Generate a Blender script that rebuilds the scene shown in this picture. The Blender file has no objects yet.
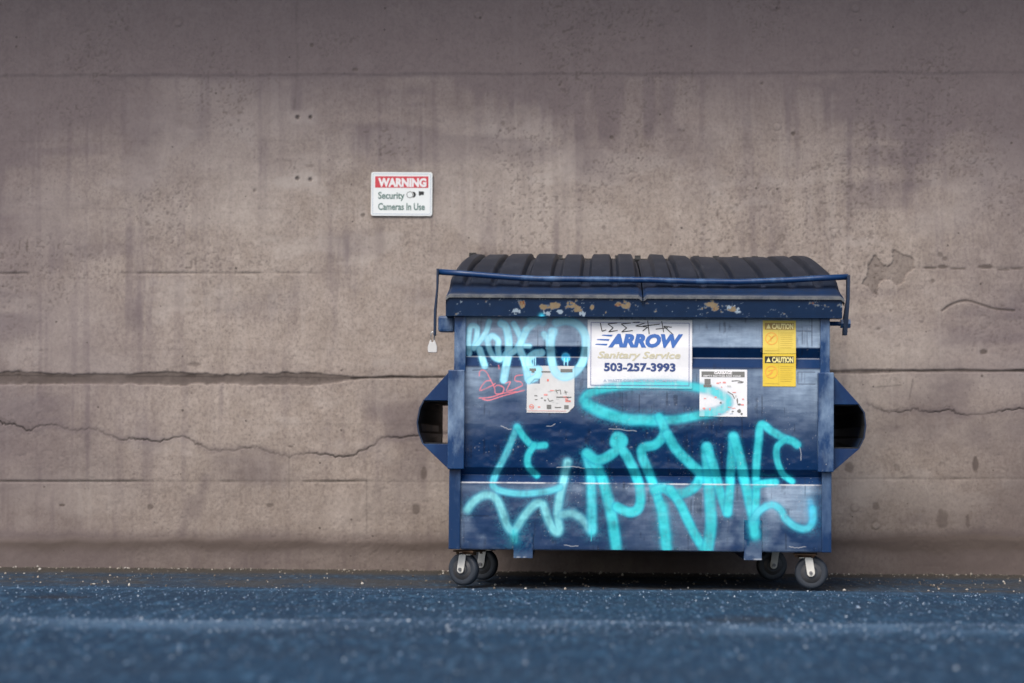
import bpy, bmesh, math, random
import numpy as np
from mathutils import Vector, Matrix
random.seed(7)
rng = np.random.default_rng(11)
C = bpy.context.scene
COL = C.collection

# ------------------------------------------------------------------ camera, sky, sun, exposure
F_PX = 2381.0                 # focal length in pixels of a 1024 px wide picture
CAM_H = 0.691
D_BIN, D_WALL = 11.5, 13.16   # metres from the camera to the bin front and to the wall
cam_d = bpy.data.cameras.new('camera')
cam = bpy.data.objects.new('camera', cam_d); COL.objects.link(cam)
cam.location = (0, 0, CAM_H)
cam.rotation_euler = (math.radians(90) + math.atan(102.8 / F_PX), 0, 0)
cam_d.sensor_width = 36.0
cam_d.lens = F_PX / 1024 * 36.0
cam_d.clip_end = 2000
cam_d.dof.use_dof = True
cam_d.dof.focus_distance = D_BIN + 0.45
cam_d.dof.aperture_fstop = 1.25
C.camera = cam

SUN_EL, SUN_AZ = 52.0, 205.0  # azimuth clockwise from +Y: behind the camera, to the left
W = bpy.data.worlds.new('World'); C.world = W; W.use_nodes = True
nt = W.node_tree
bg = nt.nodes['Background']
sky = nt.nodes.new('ShaderNodeTexSky'); sky.sky_type = 'NISHITA'; sky.sun_disc = False
sky.sun_elevation = math.radians(SUN_EL); sky.sun_rotation = math.radians(SUN_AZ)
sky.dust_density = 4.0; sky.air_density = 1.0; sky.ozone_density = 1.0
nt.links.new(sky.outputs[0], bg.inputs[0]); bg.inputs[1].default_value = 0.10
sd = bpy.data.lights.new('sun', 'SUN'); so = bpy.data.objects.new('sun', sd); COL.objects.link(so)
sd.energy = 1.4; sd.angle = math.radians(35); sd.color = (1.0, 0.97, 0.93)
az, el = math.radians(SUN_AZ), math.radians(SUN_EL)
to_sun = Vector((math.sin(az) * math.cos(el), math.cos(az) * math.cos(el), math.sin(el)))
so.rotation_euler = to_sun.to_track_quat('Z', 'Y').to_euler()
so.location = to_sun * 30
C.view_settings.view_transform = 'Standard'; C.view_settings.look = 'None'
C.view_settings.gamma = 1; C.view_settings.use_curve_mapping = False
C.view_settings.exposure = 1.02

# ------------------------------------------------------------------ helpers
def lin(r, g, b):
    def f(c):
        c /= 255.0
        return c / 12.92 if c <= 0.04045 else ((c + 0.055) / 1.055) ** 2.4
    return (f(r), f(g), f(b))

def link(name, me, mat=None, parent=None):
    o = bpy.data.objects.new(name, me); COL.objects.link(o)
    if mat: me.materials.append(mat)
    if parent: o.parent = parent
    return o

def tag(o, label=None, cat=None, group=None, kind=None):
    if label: o['label'] = label
    if cat: o['category'] = cat
    if group: o['group'] = group
    if kind: o['kind'] = kind
    return o

def empty(name, loc=(0, 0, 0)):
    o = bpy.data.objects.new(name, None); COL.objects.link(o); o.location = loc
    o.empty_display_size = 0.1
    return o

def bm_obj(name, bm, mat, parent=None, smooth=False, bevel=0.0):
    bmesh.ops.recalc_face_normals(bm, faces=bm.faces)
    if bevel > 0:
        es = [e for e in bm.edges if len(e.link_faces) == 2 and e.calc_face_angle(0) > 0.6]
        bmesh.ops.bevel(bm, geom=es, offset=bevel, segments=2, profile=0.6, affect='EDGES', clamp_overlap=True)
    me = bpy.data.meshes.new(name); bm.to_mesh(me); bm.free()
    if smooth: me.polygons.foreach_set('use_smooth', [True] * len(me.polygons))
    return link(name, me, mat, parent)

def box(bm, x0, x1, y0, y1, z0, z1):
    v = [bm.verts.new(p) for p in ((x0, y0, z0), (x1, y0, z0), (x1, y1, z0), (x0, y1, z0),
                                   (x0, y0, z1), (x1, y0, z1), (x1, y1, z1), (x0, y1, z1))]
    for f in ((0, 3, 2, 1), (4, 5, 6, 7), (0, 1, 5, 4), (1, 2, 6, 5), (2, 3, 7, 6), (3, 0, 4, 7)):
        bm.faces.new([v[i] for i in f])
    return v

def prism(bm, pts, axis, a0, a1):
    """outline pts (2D) extruded along an axis ('x': pts are (y,z); 'y': pts are (x,z))"""
    def P(p, a): return (a, p[0], p[1]) if axis == 'x' else (p[0], a, p[1])
    A = [bm.verts.new(P(p, a0)) for p in pts]; B = [bm.verts.new(P(p, a1)) for p in pts]
    n = len(pts)
    bm.faces.new(A); bm.faces.new(B[::-1])
    for i in range(n):
        bm.faces.new((A[i], B[i], B[(i + 1) % n], A[(i + 1) % n]))

def tube(bm, pts, r, seg=10, cap=True):
    rings = []
    pts = [Vector(p) for p in pts]
    for i, p in enumerate(pts):
        t = (pts[min(i + 1, len(pts) - 1)] - pts[max(i - 1, 0)]).normalized()
        a = t.cross(Vector((0, 0, 1)))
        if a.length < 1e-3: a = t.cross(Vector((1, 0, 0)))
        a.normalize(); b = t.cross(a)
        rr = r[i] if isinstance(r, (list, tuple)) else r
        rings.append([bm.verts.new(p + rr * (math.cos(q) * a + math.sin(q) * b)) for q in (2 * math.pi * k / seg for k in range(seg))])
    for A, B in zip(rings, rings[1:]):
        for k in range(seg): bm.faces.new((A[k], A[(k + 1) % seg], B[(k + 1) % seg], B[k]))
    if cap:
        bm.faces.new(rings[0]); bm.faces.new(rings[-1])

def lathe(bm, prof, seg=36, M=Matrix()):
    """prof: (radius, along) about local X axis"""
    rings = []
    for r, a in prof:
        rings.append([bm.verts.new(M @ Vector((a, r * math.cos(2 * math.pi * k / seg), r * math.sin(2 * math.pi * k / seg)))) for k in range(seg)])
    for A, B in zip(rings, rings[1:]):
        for k in range(seg): bm.faces.new((A[k], A[(k + 1) % seg], B[(k + 1) % seg], B[k]))
    bm.faces.new(rings[0]); bm.faces.new(rings[-1])

def grid_mesh(name, P, attrs=None, extra=None):
    """P: (rows, cols, 3) float array -> mesh; attrs: {name: (rows, cols, 4)}"""
    r, c = P.shape[:2]
    V = P.reshape(-1, 3)
    idx = np.arange(r * c).reshape(r, c)
    q = np.stack([idx[:-1, :-1], idx[:-1, 1:], idx[1:, 1:], idx[1:, :-1]], -1).reshape(-1, 4)
    ev, ef = (extra if extra else (np.zeros((0, 3)), np.zeros((0, 4), int)))
    q = np.concatenate([q, np.asarray(ef).reshape(-1, 4) + len(V)]) if len(ef) else q
    nV = len(V) + len(ev)
    V = np.concatenate([V, np.asarray(ev).reshape(-1, 3)])
    me = bpy.data.meshes.new(name)
    me.vertices.add(nV); me.vertices.foreach_set('co', V.astype(np.float32).ravel())
    me.loops.add(q.size); me.loops.foreach_set('vertex_index', q.astype(np.int32).ravel())
    me.polygons.add(len(q)); me.polygons.foreach_set('loop_start', np.arange(0, q.size, 4, dtype=np.int32))
    me.polygons.foreach_set('use_smooth', np.ones(len(q), bool))
    me.update(calc_edges=True)
    for k, A in (attrs or {}).items():
        a = me.attributes.new(k, 'FLOAT_COLOR', 'POINT')
        D = np.zeros((nV, 4), np.float32); D[:r * c] = A.reshape(-1, 4)
        a.data.foreach_set('color', D.ravel())
    return me

def vnoise(x, y, seed):
    """value noise at float coordinates"""
    R = np.random.default_rng(seed).random((256, 256)).astype(np.float32)
    xi = np.floor(x).astype(int); yi = np.floor(y).astype(int)
    fx = x - xi; fy = y - yi
    fx = fx * fx * (3 - 2 * fx); fy = fy * fy * (3 - 2 * fy)
    a = R[yi & 255, xi & 255]; b = R[yi & 255, (xi + 1) & 255]
    c = R[(yi + 1) & 255, xi & 255]; d = R[(yi + 1) & 255, (xi + 1) & 255]
    return (a * (1 - fx) + b * fx) * (1 - fy) + (c * (1 - fx) + d * fx) * fy

def fbm(x, y, seed, oct=4, gain=0.5):
    s = 0; a = 1; t = 0
    for o in range(oct):
        s = s + a * vnoise(x * 2 ** o + 17.3 * o, y * 2 ** o + 5.7 * o, seed + o); t += a; a *= gain
    return s / t

def sstep(a, b, x):
    t = np.clip((x - a) / (b - a), 0, 1); return t * t * (3 - 2 * t)

def catmull(pts, n=6):
    pts = [np.array(p, float) for p in pts]
    if len(pts) < 3: return pts
    P = [2 * pts[0] - pts[1]] + pts + [2 * pts[-1] - pts[-2]]
    out = []
    for i in range(1, len(P) - 2):
        p0, p1, p2, p3 = P[i - 1:i + 3]
        for k in range(n):
            t = k / n
            out.append(0.5 * (2 * p1 + (p2 - p0) * t + (2 * p0 - 5 * p1 + 4 * p2 - p3) * t * t + (3 * p1 - p0 - 3 * p2 + p3) * t ** 3))
    out.append(pts[-1])
    return out

def stroke_dist(xs, ys, pts, reach):
    """distance of the grid (xs cols, ys rows) to a polyline, only inside its box; returns slices and distances"""
    A = np.array(pts)
    i0, i1 = np.searchsorted(xs, [A[:, 0].min() - reach, A[:, 0].max() + reach])
    j0, j1 = np.searchsorted(ys, [A[:, 1].min() - reach, A[:, 1].max() + reach])
    if i1 <= i0 or j1 <= j0: return None
    X, Y = np.meshgrid(xs[i0:i1], ys[j0:j1])
    d = np.full(X.shape, 1e9)
    for (ax, ay), (bx, by) in zip(A[:-1], A[1:]):
        vx, vy = bx - ax, by - ay
        L = vx * vx + vy * vy + 1e-9
        t = np.clip(((X - ax) * vx + (Y - ay) * vy) / L, 0, 1)
        d = np.minimum(d, np.hypot(X - ax - t * vx, Y - ay - t * vy))
    return (slice(j0, j1), slice(i0, i1)), d

def in_poly(X, Y, poly):
    inside = np.zeros(X.shape, bool)
    n = len(poly)
    for i in range(n):
        x0, y0 = poly[i]; x1, y1 = poly[(i + 1) % n]
        if y0 == y1: continue
        c = ((y0 > Y) != (y1 > Y)) & (X < (x1 - x0) * (Y - y0) / (y1 - y0) + x0)
        inside ^= c
    return inside

# ------------------------------------------------------------------ materials
class Mat:
    def __init__(s, name):
        s.m = bpy.data.materials.new(name); s.m.use_nodes = True
        s.t = s.m.node_tree; s.b = s.t.nodes['Principled BSDF']
    def n(s, typ, **kw):
        o = s.t.nodes.new(typ)
        for k, v in kw.items(): setattr(o, k, v)
        return o
    def l(s, a, b): s.t.links.new(a, b)
    def coord(s, scale=(1, 1, 1)):
        c = s.n('ShaderNodeTexCoord'); m = s.n('ShaderNodeMapping'); m.inputs['Scale'].default_value = scale
        s.l(c.outputs['Object'], m.inputs[0]); return m.outputs[0]
    def noise(s, scale, detail=4, rough=0.55, vec=None):
        o = s.n('ShaderNodeTexNoise'); o.inputs['Scale'].default_value = scale
        o.inputs['Detail'].default_value = detail; o.inputs['Roughness'].default_value = rough
        s.l(vec if vec else s.coord(), o.inputs['Vector']); return o.outputs['Fac']
    def ramp(s, fac, stops):
        o = s.n('ShaderNodeValToRGB'); e = o.color_ramp.elements
        while len(e) < len(stops): e.new(0.5)
        for k, (p, c) in enumerate(stops):
            e[k].position = p; e[k].color = (*c, 1) if not isinstance(c, (int, float)) else (c, c, c, 1)
        s.l(fac, o.inputs[0]); return o.outputs[0]
    def mix(s, fac, a, b, blend='MIX'):
        o = s.n('ShaderNodeMix', data_type='RGBA', blend_type=blend)
        for i, v in ((0, fac), (6, a), (7, b)):
            if isinstance(v, (int, float)): o.inputs[i].default_value = v
            elif isinstance(v, tuple): o.inputs[i].default_value = (*v, 1)
            else: s.l(v, o.inputs[i])
        return o.outputs[2]
    def math(s, op, a, b=0.0, clamp=False):
        o = s.n('ShaderNodeMath', operation=op, use_clamp=clamp)
        for i, v in ((0, a), (1, b)):
            if isinstance(v, (int, float)): o.inputs[i].default_value = v
            else: s.l(v, o.inputs[i])
        return o.outputs[0]
    def attr(s, name):
        o = s.n('ShaderNodeAttribute', attribute_name=name)
        p = s.n('ShaderNodeSeparateColor'); s.l(o.outputs['Color'], p.inputs[0])
        return o.outputs['Color'], p.outputs[0], p.outputs[1], p.outputs[2], o.outputs['Alpha']
    def bump(s, h, strength=0.3, dist=0.01):
        o = s.n('ShaderNodeBump'); o.inputs['Strength'].default_value = strength; o.inputs['Distance'].default_value = dist
        s.l(h, o.inputs['Height']); s.l(o.outputs[0], s.b.inputs['Normal'])
    def set(s, color=None, rough=None, metal=None, spec=None):
        for k, v in (('Base Color', color), ('Roughness', rough), ('Metallic', metal), ('Specular IOR Level', spec)):
            if v is None: continue
            if isinstance(v, (int, float)): s.b.inputs[k].default_value = v
            elif isinstance(v, tuple): s.b.inputs[k].default_value = (*v, 1)
            else: s.l(v, s.b.inputs[k])
        return s

def steel(name, navy, chalk, lo=0.45, hi=0.75, scale=5.0, rough=0.34):
    m = Mat(name)
    f = m.noise(scale, 6, 0.65, m.coord((1, 1, 0.5)))
    fac = m.ramp(f, [(lo, 0.0), (hi, 1.0)])
    c = m.mix(fac, navy, chalk)
    chips = m.ramp(m.noise(60, 3, 0.6), [(0.70, 0.0), (0.74, 1.0)])
    big = m.ramp(m.noise(4, 3, 0.6), [(0.5, 0.0), (0.62, 1.0)])
    c = m.mix(m.math('MULTIPLY', chips, big), c, (0.42, 0.43, 0.45))
    dirt = m.ramp(m.noise(14, 5, 0.7, m.coord((1, 1, 0.25))), [(0.5, 0.0), (0.8, 1.0)])
    c = m.mix(m.math('MULTIPLY', dirt, 0.35), c, (0.05, 0.05, 0.055))
    r = m.math('ADD', m.math('MULTIPLY', fac, 0.2), rough)
    m.set(c, r, spec=0.35); m.bump(m.noise(7, 4), 0.25, 0.006)
    return m.m

NAVY = (0.003, 0.026, 0.088)
CHALK = (0.10, 0.17, 0.28)
M_steel = steel('weathered_navy_steel', NAVY, CHALK)
M_post = steel('faded_blue_post_paint', (0.006, 0.036, 0.115), (0.19, 0.275, 0.39), 0.45, 0.75, 9)
M_pocket = steel('navy_pocket_paint', (0.002, 0.022, 0.085), (0.02, 0.085, 0.21), 0.5, 0.9, 5)
M_bar = steel('blue_lock_bar_paint', (0.006, 0.032, 0.105), (0.10, 0.20, 0.36), 0.5, 0.85, 9, 0.3)
M_arm = steel('dark_lock_arm_paint', (0.008, 0.020, 0.05), (0.05, 0.10, 0.18), 0.55, 0.9, 14, 0.45)

def plain(name, color, rough=0.5, metal=0.0, vary=0.25, scale=30):
    m = Mat(name)
    f = m.noise(scale, 4)
    dark = tuple(c * (1 - vary) for c in color)
    m.set(m.mix(f, dark, color), rough, metal); return m.m

M_dark = plain('near_black_steel', (0.012, 0.012, 0.013), 0.7)
M_rubber = plain('grey_black_tyre_rubber', (0.030, 0.038, 0.052), 0.5, 0, 0.4, 40)
M_hub = plain('dull_wheel_hub', (0.09, 0.09, 0.095), 0.5, 0.3)
M_zinc = plain('zinc_fork_metal', (0.78, 0.76, 0.70), 0.4, 0.0, 0.35, 35)
M_rust = plain('rusty_plate', (0.11, 0.055, 0.025), 0.8, 0, 0.7, 40)
M_lock = plain('pale_padlock_body', (0.55, 0.55, 0.54), 0.4, 0.0, 0.12)
M_shackle = plain('padlock_shackle_steel', (0.45, 0.45, 0.45), 0.35, 0.6)
M_bolt = plain('grey_bolt_metal', (0.25, 0.25, 0.26), 0.4, 0.7)

# front panel: paint + wear + spray, with sky sheen painted into the fade; read from the mesh
m = Mat('navy_panel_paint_with_spray')
wc, w_fade_sheen, w_chip, w_dirt, w_gloss = m.attr('wear_shading')
sc_, _, _, _, s_a = m.attr('spray')
n1 = m.noise(22, 6, 0.7, m.coord((0.5, 1, 1.6)))
fade_sheen = m.math('MULTIPLY', w_fade_sheen, m.ramp(n1, [(0.25, 0.55), (0.7, 1.0)]))
c = m.mix(fade_sheen, (0.003, 0.023, 0.082), (0.28, 0.37, 0.48))
c = m.mix(m.math('MULTIPLY', w_dirt, 0.8), c, (0.006, 0.011, 0.03))
c = m.mix(s_a, c, sc_)
c = m.mix(w_chip, c, (0.55, 0.56, 0.58))
rr = m.math('ADD', m.math('MULTIPLY', fade_sheen, 0.22), 0.20)
rr = m.math('ADD', rr, m.math('MULTIPLY', s_a, 0.18))
rr = m.math('ADD', rr, m.math('MULTIPLY', m.math('SUBTRACT', 1.0, w_gloss), 0.4))
m.set(c, rr, spec=m.math('MULTIPLY', w_gloss, 0.40))
m.bump(m.noise(9, 5, 0.6, m.coord((1, 1, 1))), 0.18, 0.004)
M_panel = m.m

# rim with peeled paint
m = Mat('navy_rim_paint_peeling')
wc, p_tan, p_grey, p_cy, _ = m.attr('wear_shading')
c = m.mix(m.noise(18, 4), (0.001, 0.010, 0.034), (0.003, 0.019, 0.058))
tan = m.mix(m.noise(50, 4, 0.7), (0.12, 0.08, 0.042), (0.26, 0.205, 0.13))
tan = m.mix(m.ramp(m.noise(35, 3), [(0.56, 0.0), (0.66, 1.0)]), tan, (0.15, 0.05, 0.02))
c = m.mix(p_tan, c, tan)
c = m.mix(p_grey, c, (0.24, 0.30, 0.36))
c = m.mix(p_cy, c, lin(70, 200, 235))
m.set(c, 0.34, spec=0.2); M_rim = m.m

# lids
m = Mat('charcoal_lid_plastic')
wc, l_blue, l_grey, _, _ = m.attr('wear_shading')
c = m.mix(m.noise(9, 5, 0.65), (0.006, 0.010, 0.019), (0.015, 0.020, 0.033))
c = m.mix(m.math('MULTIPLY', m.ramp(m.noise(7, 6, 0.7, m.coord((2.2, 0.7, 0.7))), [(0.52, 0.0), (0.72, 1.0)]), 0.55), c, (0.042, 0.050, 0.068))
c = m.mix(m.math('MULTIPLY', m.ramp(m.noise(90, 2, 0.5), [(0.72, 0.0), (0.76, 1.0)]), 0.35), c, (0.16, 0.16, 0.17))
c = m.mix(m.math('MULTIPLY', l_blue, m.ramp(m.noise(16, 5, 0.7), [(0.3, 0.45), (0.6, 1.0)])), c, (0.003, 0.020, 0.066))
c = m.mix(m.math('MULTIPLY', l_grey, m.ramp(m.noise(14, 5, 0.7), [(0.35, 0.3), (0.6, 1.0)])), c, (0.13, 0.135, 0.14))
m.set(c, 0.5, spec=0.22); m.bump(m.noise(120, 2), 0.15, 0.002); M_lid = m.m

# stickers: own colour, with the spray that crosses them
def sticker_mat(name, color, dirt=0.25):
    m = Mat(name)
    sc2, _, _, _, sa2 = m.attr('spray')
    c = m.mix(m.math('MULTIPLY', m.ramp(m.noise(14, 6, 0.7), [(0.4, 0.0), (0.75, 1.0)]), dirt), color, tuple(v * 0.62 for v in color))
    c = m.mix(sa2, c, sc2)
    m.set(c, 0.42); return m.m
M_white = sticker_mat('white_sign_vinyl', (0.74, 0.74, 0.755))
M_white2 = sticker_mat('aged_white_vinyl', (0.60, 0.60, 0.59), 0.4)
M_yellow = sticker_mat('yellow_caution_vinyl', (0.70, 0.50, 0.045))
M_yellow2 = sticker_mat('faded_yellow_vinyl', (0.70, 0.53, 0.09))
def ink(name, rgb): return plain(name, rgb, 0.5, 0, 0.12, 60)
I_blue = ink('blue_ink', (0.035, 0.13, 0.42)); I_navy = ink('navy_ink', (0.03, 0.06, 0.20))
I_border = ink('violet_border_ink', (0.13, 0.14, 0.33)); I_sand = ink('faded_gold_ink', (0.60, 0.56, 0.40))
I_grey = ink('grey_ink', (0.17, 0.17, 0.16)); I_black = ink('black_ink', (0.02, 0.02, 0.02))
I_brown = ink('faded_brown_ink', (0.36, 0.22, 0.05)); I_pale = ink('pale_yellow_ink', (0.85, 0.74, 0.30))
I_orange = ink('orange_ring_ink', (0.80, 0.35, 0.05)); I_red = ink('red_ink', (0.60, 0.05, 0.07))
I_salmon = ink('faded_red_ink', (0.72, 0.22, 0.18)); I_line = ink('ochre_line_ink', (0.55, 0.38, 0.05))
I_green = ink('faded_green_ink', (0.10, 0.19, 0.165)); I_pink = ink('pale_red_ink', (0.75, 0.30, 0.28))
I_offwhite = ink('white_ink', (0.82, 0.80, 0.80)); I_faint = ink('faint_blue_ink', (0.35, 0.43, 0.55))
I_teal = ink('teal_ink', (0.05, 0.45, 0.50)); I_lgrey = ink('light_grey_ink', (0.55, 0.56, 0.55))

# concrete wall
m = Mat('stained_concrete')
wc, s_dark, s_crack, s_tint, s_light = m.attr('wear_shading')
v = m.coord()
big = m.noise(1.3, 5, 0.6, v)
mid = m.noise(9, 6, 0.7, m.coord((1, 1, 0.7)))
fine = m.noise(70, 4, 0.7, v)
base = m.mix(big, (0.250, 0.203, 0.172), (0.322, 0.268, 0.231))
base = m.mix(m.ramp(mid, [(0.35, 0.0), (0.7, 1.0)]), base, (0.385, 0.328, 0.288))
base = m.mix(m.math('MULTIPLY', m.ramp(fine, [(0.5, 0.0), (0.72, 1.0)]), 0.55), base, (0.15, 0.125, 0.115))
g2 = m.noise(55, 5, 0.75, m.coord((1, 1, 0.75)))
base = m.mix(m.math('MULTIPLY', m.ramp(g2, [(0.48, 0.0), (0.68, 1.0)]), 0.5), base, (0.12, 0.094, 0.083))
base = m.mix(m.math('MULTIPLY', m.ramp(g2, [(0.34, 1.0), (0.46, 0.0)]), 0.25), base, (0.43, 0.375, 0.33))
base = m.mix(m.math('MULTIPLY', s_light, 0.6), base, (0.44, 0.39, 0.355))
base = m.mix(m.math('MULTIPLY', s_tint, 0.76), base, (0.120, 0.094, 0.104))
base = m.mix(s_dark, base, (0.085, 0.066, 0.058))
base = m.mix(s_crack, base, (0.020, 0.016, 0.014))
vo = m.n('ShaderNodeTexVoronoi'); vo.inputs['Scale'].default_value = 17; m.l(v, vo.inputs['Vector'])
sep = m.n('ShaderNodeSeparateColor'); m.l(vo.outputs['Color'], sep.inputs[0])
size = m.math('MULTIPLY', m.math('POWER', sep.outputs[0], 3.0), 0.13)
pit = m.math('GREATER_THAN', size, vo.outputs['Distance'])
pit = m.math('MULTIPLY', pit, m.math('GREATER_THAN', sep.outputs[1], 0.45))
base = m.mix(m.math('MULTIPLY', pit, 0.75), base, (0.07, 0.055, 0.05))
vo2 = m.n('ShaderNodeTexVoronoi'); vo2.inputs['Scale'].default_value = 44; m.l(v, vo2.inputs['Vector'])
sep2 = m.n('ShaderNodeSeparateColor'); m.l(vo2.outputs['Color'], sep2.inputs[0])
pit2 = m.math('GREATER_THAN', m.math('MULTIPLY', m.math('POWER', sep2.outputs[0], 2.0), 0.24), vo2.outputs['Distance'])
pit2 = m.math('MULTIPLY', pit2, m.ramp(m.noise(2.6, 4, 0.65, m.coord((1, 1, 1.4))), [(0.42, 0.0), (0.62, 1.0)]))
base = m.mix(m.math('MULTIPLY', pit2, 0.42), base, (0.08, 0.063, 0.058))
m.set(base, 0.9, spec=0.25)
h = m.math('SUBTRACT', m.math('ADD', m.math('MULTIPLY', fine, 0.5), mid), m.math('MULTIPLY', pit, 1.5))
m.bump(h, 0.35, 0.004)
M_wall = m.m

# asphalt
m = Mat('blue_grey_asphalt')
wc, g_dark, g_light, g_brown, _ = m.attr('wear_shading')
v = m.coord()
n1 = m.noise(160, 3, 0.7, v); n2 = m.noise(5, 5, 0.6, v)
base = m.mix(m.ramp(n1, [(0.35, 0.0), (0.7, 1.0)]), (0.008, 0.030, 0.064), (0.025, 0.070, 0.128))
base = m.mix(m.math('MULTIPLY', m.ramp(n2, [(0.4, 0.0), (0.7, 1.0)]), 0.45), base, (0.008, 0.025, 0.053))
vo = m.n('ShaderNodeTexVoronoi'); vo.inputs['Scale'].default_value = 90; m.l(v, vo.inputs['Vector'])
sep = m.n('ShaderNodeSeparateColor'); m.l(vo.outputs['Color'], sep.inputs[0])
st = m.math('MULTIPLY', m.math('GREATER_THAN', sep.outputs[0], 0.86), m.math('LESS_THAN', vo.outputs['Distance'], 0.42))
base = m.mix(m.math('MULTIPLY', st, 0.6), base, (0.18, 0.24, 0.30))
n3 = m.noise(38, 3, 0.6, v)
base = m.mix(m.math('MULTIPLY', m.ramp(n3, [(0.45, 0.0), (0.62, 1.0)]), 0.7), base, (0.006, 0.020, 0.046))
base = m.mix(m.math('MULTIPLY', m.ramp(n3, [(0.32, 1.0), (0.42, 0.0)]), 0.5), base, (0.045, 0.108, 0.180))
n4 = m.noise(34, 3, 0.6, m.coord((1, 0.14, 1)))
base = m.mix(m.math('MULTIPLY', m.ramp(n4, [(0.47, 0.0), (0.60, 1.0)]), 0.6), base, (0.009, 0.028, 0.055))
base = m.mix(m.math('MULTIPLY', m.ramp(n4, [(0.33, 1.0), (0.45, 0.0)]), 0.5), base, (0.058, 0.132, 0.212))
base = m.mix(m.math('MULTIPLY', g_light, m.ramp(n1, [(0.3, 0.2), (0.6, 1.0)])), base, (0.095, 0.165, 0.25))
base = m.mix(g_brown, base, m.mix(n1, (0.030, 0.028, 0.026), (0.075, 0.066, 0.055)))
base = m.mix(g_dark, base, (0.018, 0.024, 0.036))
m.set(base, 0.8, spec=0.15)
m.bump(m.math('ADD', n1, m.math('MULTIPLY', st, 0.5)), 0.8, 0.006)
M_ground = m.m

m = Mat('mixed_gravel')
gc, _, _, _, _ = m.attr('tone')
m.set(gc, 0.7); M_gravel = m.m

# ------------------------------------------------------------------ ground
SLOPE = 0.0065
def ground_z(x, y): return -SLOPE * (x - 0.62)
def spaced(lo, hi, step, far_lo, far_hi):
    a = np.arange(lo, hi + step / 2, step)
    L, R = [], []
    x, s = lo, step
    while x > far_lo: s *= 1.6; x = x - s; L.append(max(x, far_lo))
    x, s = hi, step
    while x < far_hi: s *= 1.6; x = x + s; R.append(min(x, far_hi))
    return np.concatenate([L[::-1], a, R])
gx = spaced(-3.3, 3.3, 0.014, -400, 400); gy = spaced(6.6, 13.3, 0.014, -400, 400)
X, Y = np.meshgrid(gx, gy)
near = (np.abs(X) < 3.6) & (Y > 6) & (Y < 13.7)
Z = ground_z(X, Y)
seam = 11.36 + 0.02 * (fbm(X * 3, X * 0, 3) - 0.5) - 0.012 * X           # joint between the strip by the wall and the newer asphalt
und = (fbm(X * 0.8, Y * 1.6, 21, 3) - 0.5) * 0.012
rid = 0.012 * np.exp(-((Y - 9.05 - 0.25 * (fbm(X * 1.1, X * 0, 31) - 0.5)) / 0.16) ** 2)
dip = np.zeros_like(X)
for cx, cy, rx, ry in ((0.93, 9.55, 0.17, 0.20), (-2.02, 10.65, 0.2, 0.18), (-0.9, 10.2, 0.10, 0.1)):
    q = ((X - cx) / rx) ** 2 + ((Y - cy) / ry) ** 2 + 0.9 * (fbm(X * 9, Y * 9, 41) - 0.5)
    dip = np.maximum(dip, 1 - sstep(0.55, 1.1, q))
rough = (fbm(X * 28, Y * 28, 61, 3) - 0.5) * 0.011
Zn = Z + und + rid - 0.012 * sstep(0, 0.05, Y - seam) - dip * 0.014 + rough
Z = np.where(near, Zn, Z)
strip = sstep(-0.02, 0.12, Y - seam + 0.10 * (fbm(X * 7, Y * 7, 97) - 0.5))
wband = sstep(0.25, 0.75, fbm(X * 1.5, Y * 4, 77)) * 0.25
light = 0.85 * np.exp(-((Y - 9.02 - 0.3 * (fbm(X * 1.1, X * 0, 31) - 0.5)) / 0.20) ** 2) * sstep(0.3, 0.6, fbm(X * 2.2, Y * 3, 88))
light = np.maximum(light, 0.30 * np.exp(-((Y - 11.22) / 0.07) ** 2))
brown = strip * (0.30 + 0.40 * sstep(0.35, 0.65, fbm(X * 3, Y * 6, 90)))
brown = np.maximum(brown, strip * sstep(12.4, 12.9, Y))
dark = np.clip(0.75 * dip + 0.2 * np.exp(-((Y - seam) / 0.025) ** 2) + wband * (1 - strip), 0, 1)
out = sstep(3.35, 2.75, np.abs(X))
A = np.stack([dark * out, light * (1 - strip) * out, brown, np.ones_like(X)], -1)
g = link('ground', grid_mesh('ground', np.stack([X, Y, Z], -1), {'wear_shading': A}), M_ground)
tag(g, 'blue-grey asphalt lot running up to the concrete wall', 'ground', kind='structure')

# ------------------------------------------------------------------ loose stones lying on the asphalt (one mass)
ico = bmesh.new(); bmesh.ops.create_icosphere(ico, subdivisions=1, radius=1.0)
iv = np.array([v.co[:] for v in ico.verts]); ifc = np.array([[v.index for v in f.verts] for f in ico.faces]); ico.free()
N = 11000
px_ = rng.uniform(-3.1, 3.1, N); py_ = np.where(rng.random(N) < 0.3, rng.normal(9.02, 0.17, N), rng.uniform(6.9, 11.4, N))
sz = np.minimum(rng.lognormal(math.log(0.0021), 0.42, N), 0.0055)
sz = sz * np.where(py_ < 8.4, 0.9, 1.0)
pt = rng.random(N)
tone = np.where(pt[:, None] < 0.60, np.array([[0.06, 0.10, 0.17]]), np.where(pt[:, None] < 0.93, np.array([[0.22, 0.29, 0.38]]), np.array([[0.42, 0.47, 0.52]])))
Nw = 1300
qx = rng.uniform(-3.1, 3.1, Nw); qy = np.where(rng.random(Nw) < 0.55, 13.13 - 0.021 * qx - np.abs(rng.normal(0, 0.06, Nw)), rng.uniform(11.4, 13.0, Nw))
qs = np.minimum(rng.lognormal(math.log(0.0034), 0.45, Nw), 0.0075)
qt = rng.random(Nw)
t2 = np.where(qt[:, None] < 0.68, np.array([[0.10, 0.085, 0.07]]), np.where(qt[:, None] < 0.9, np.array([[0.28, 0.25, 0.21]]), np.array([[0.42, 0.40, 0.36]])))
px_ = np.concatenate([px_, qx]); py_ = np.concatenate([py_, qy]); sz = np.concatenate([sz, qs]); tone = np.concatenate([tone, t2])
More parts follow.
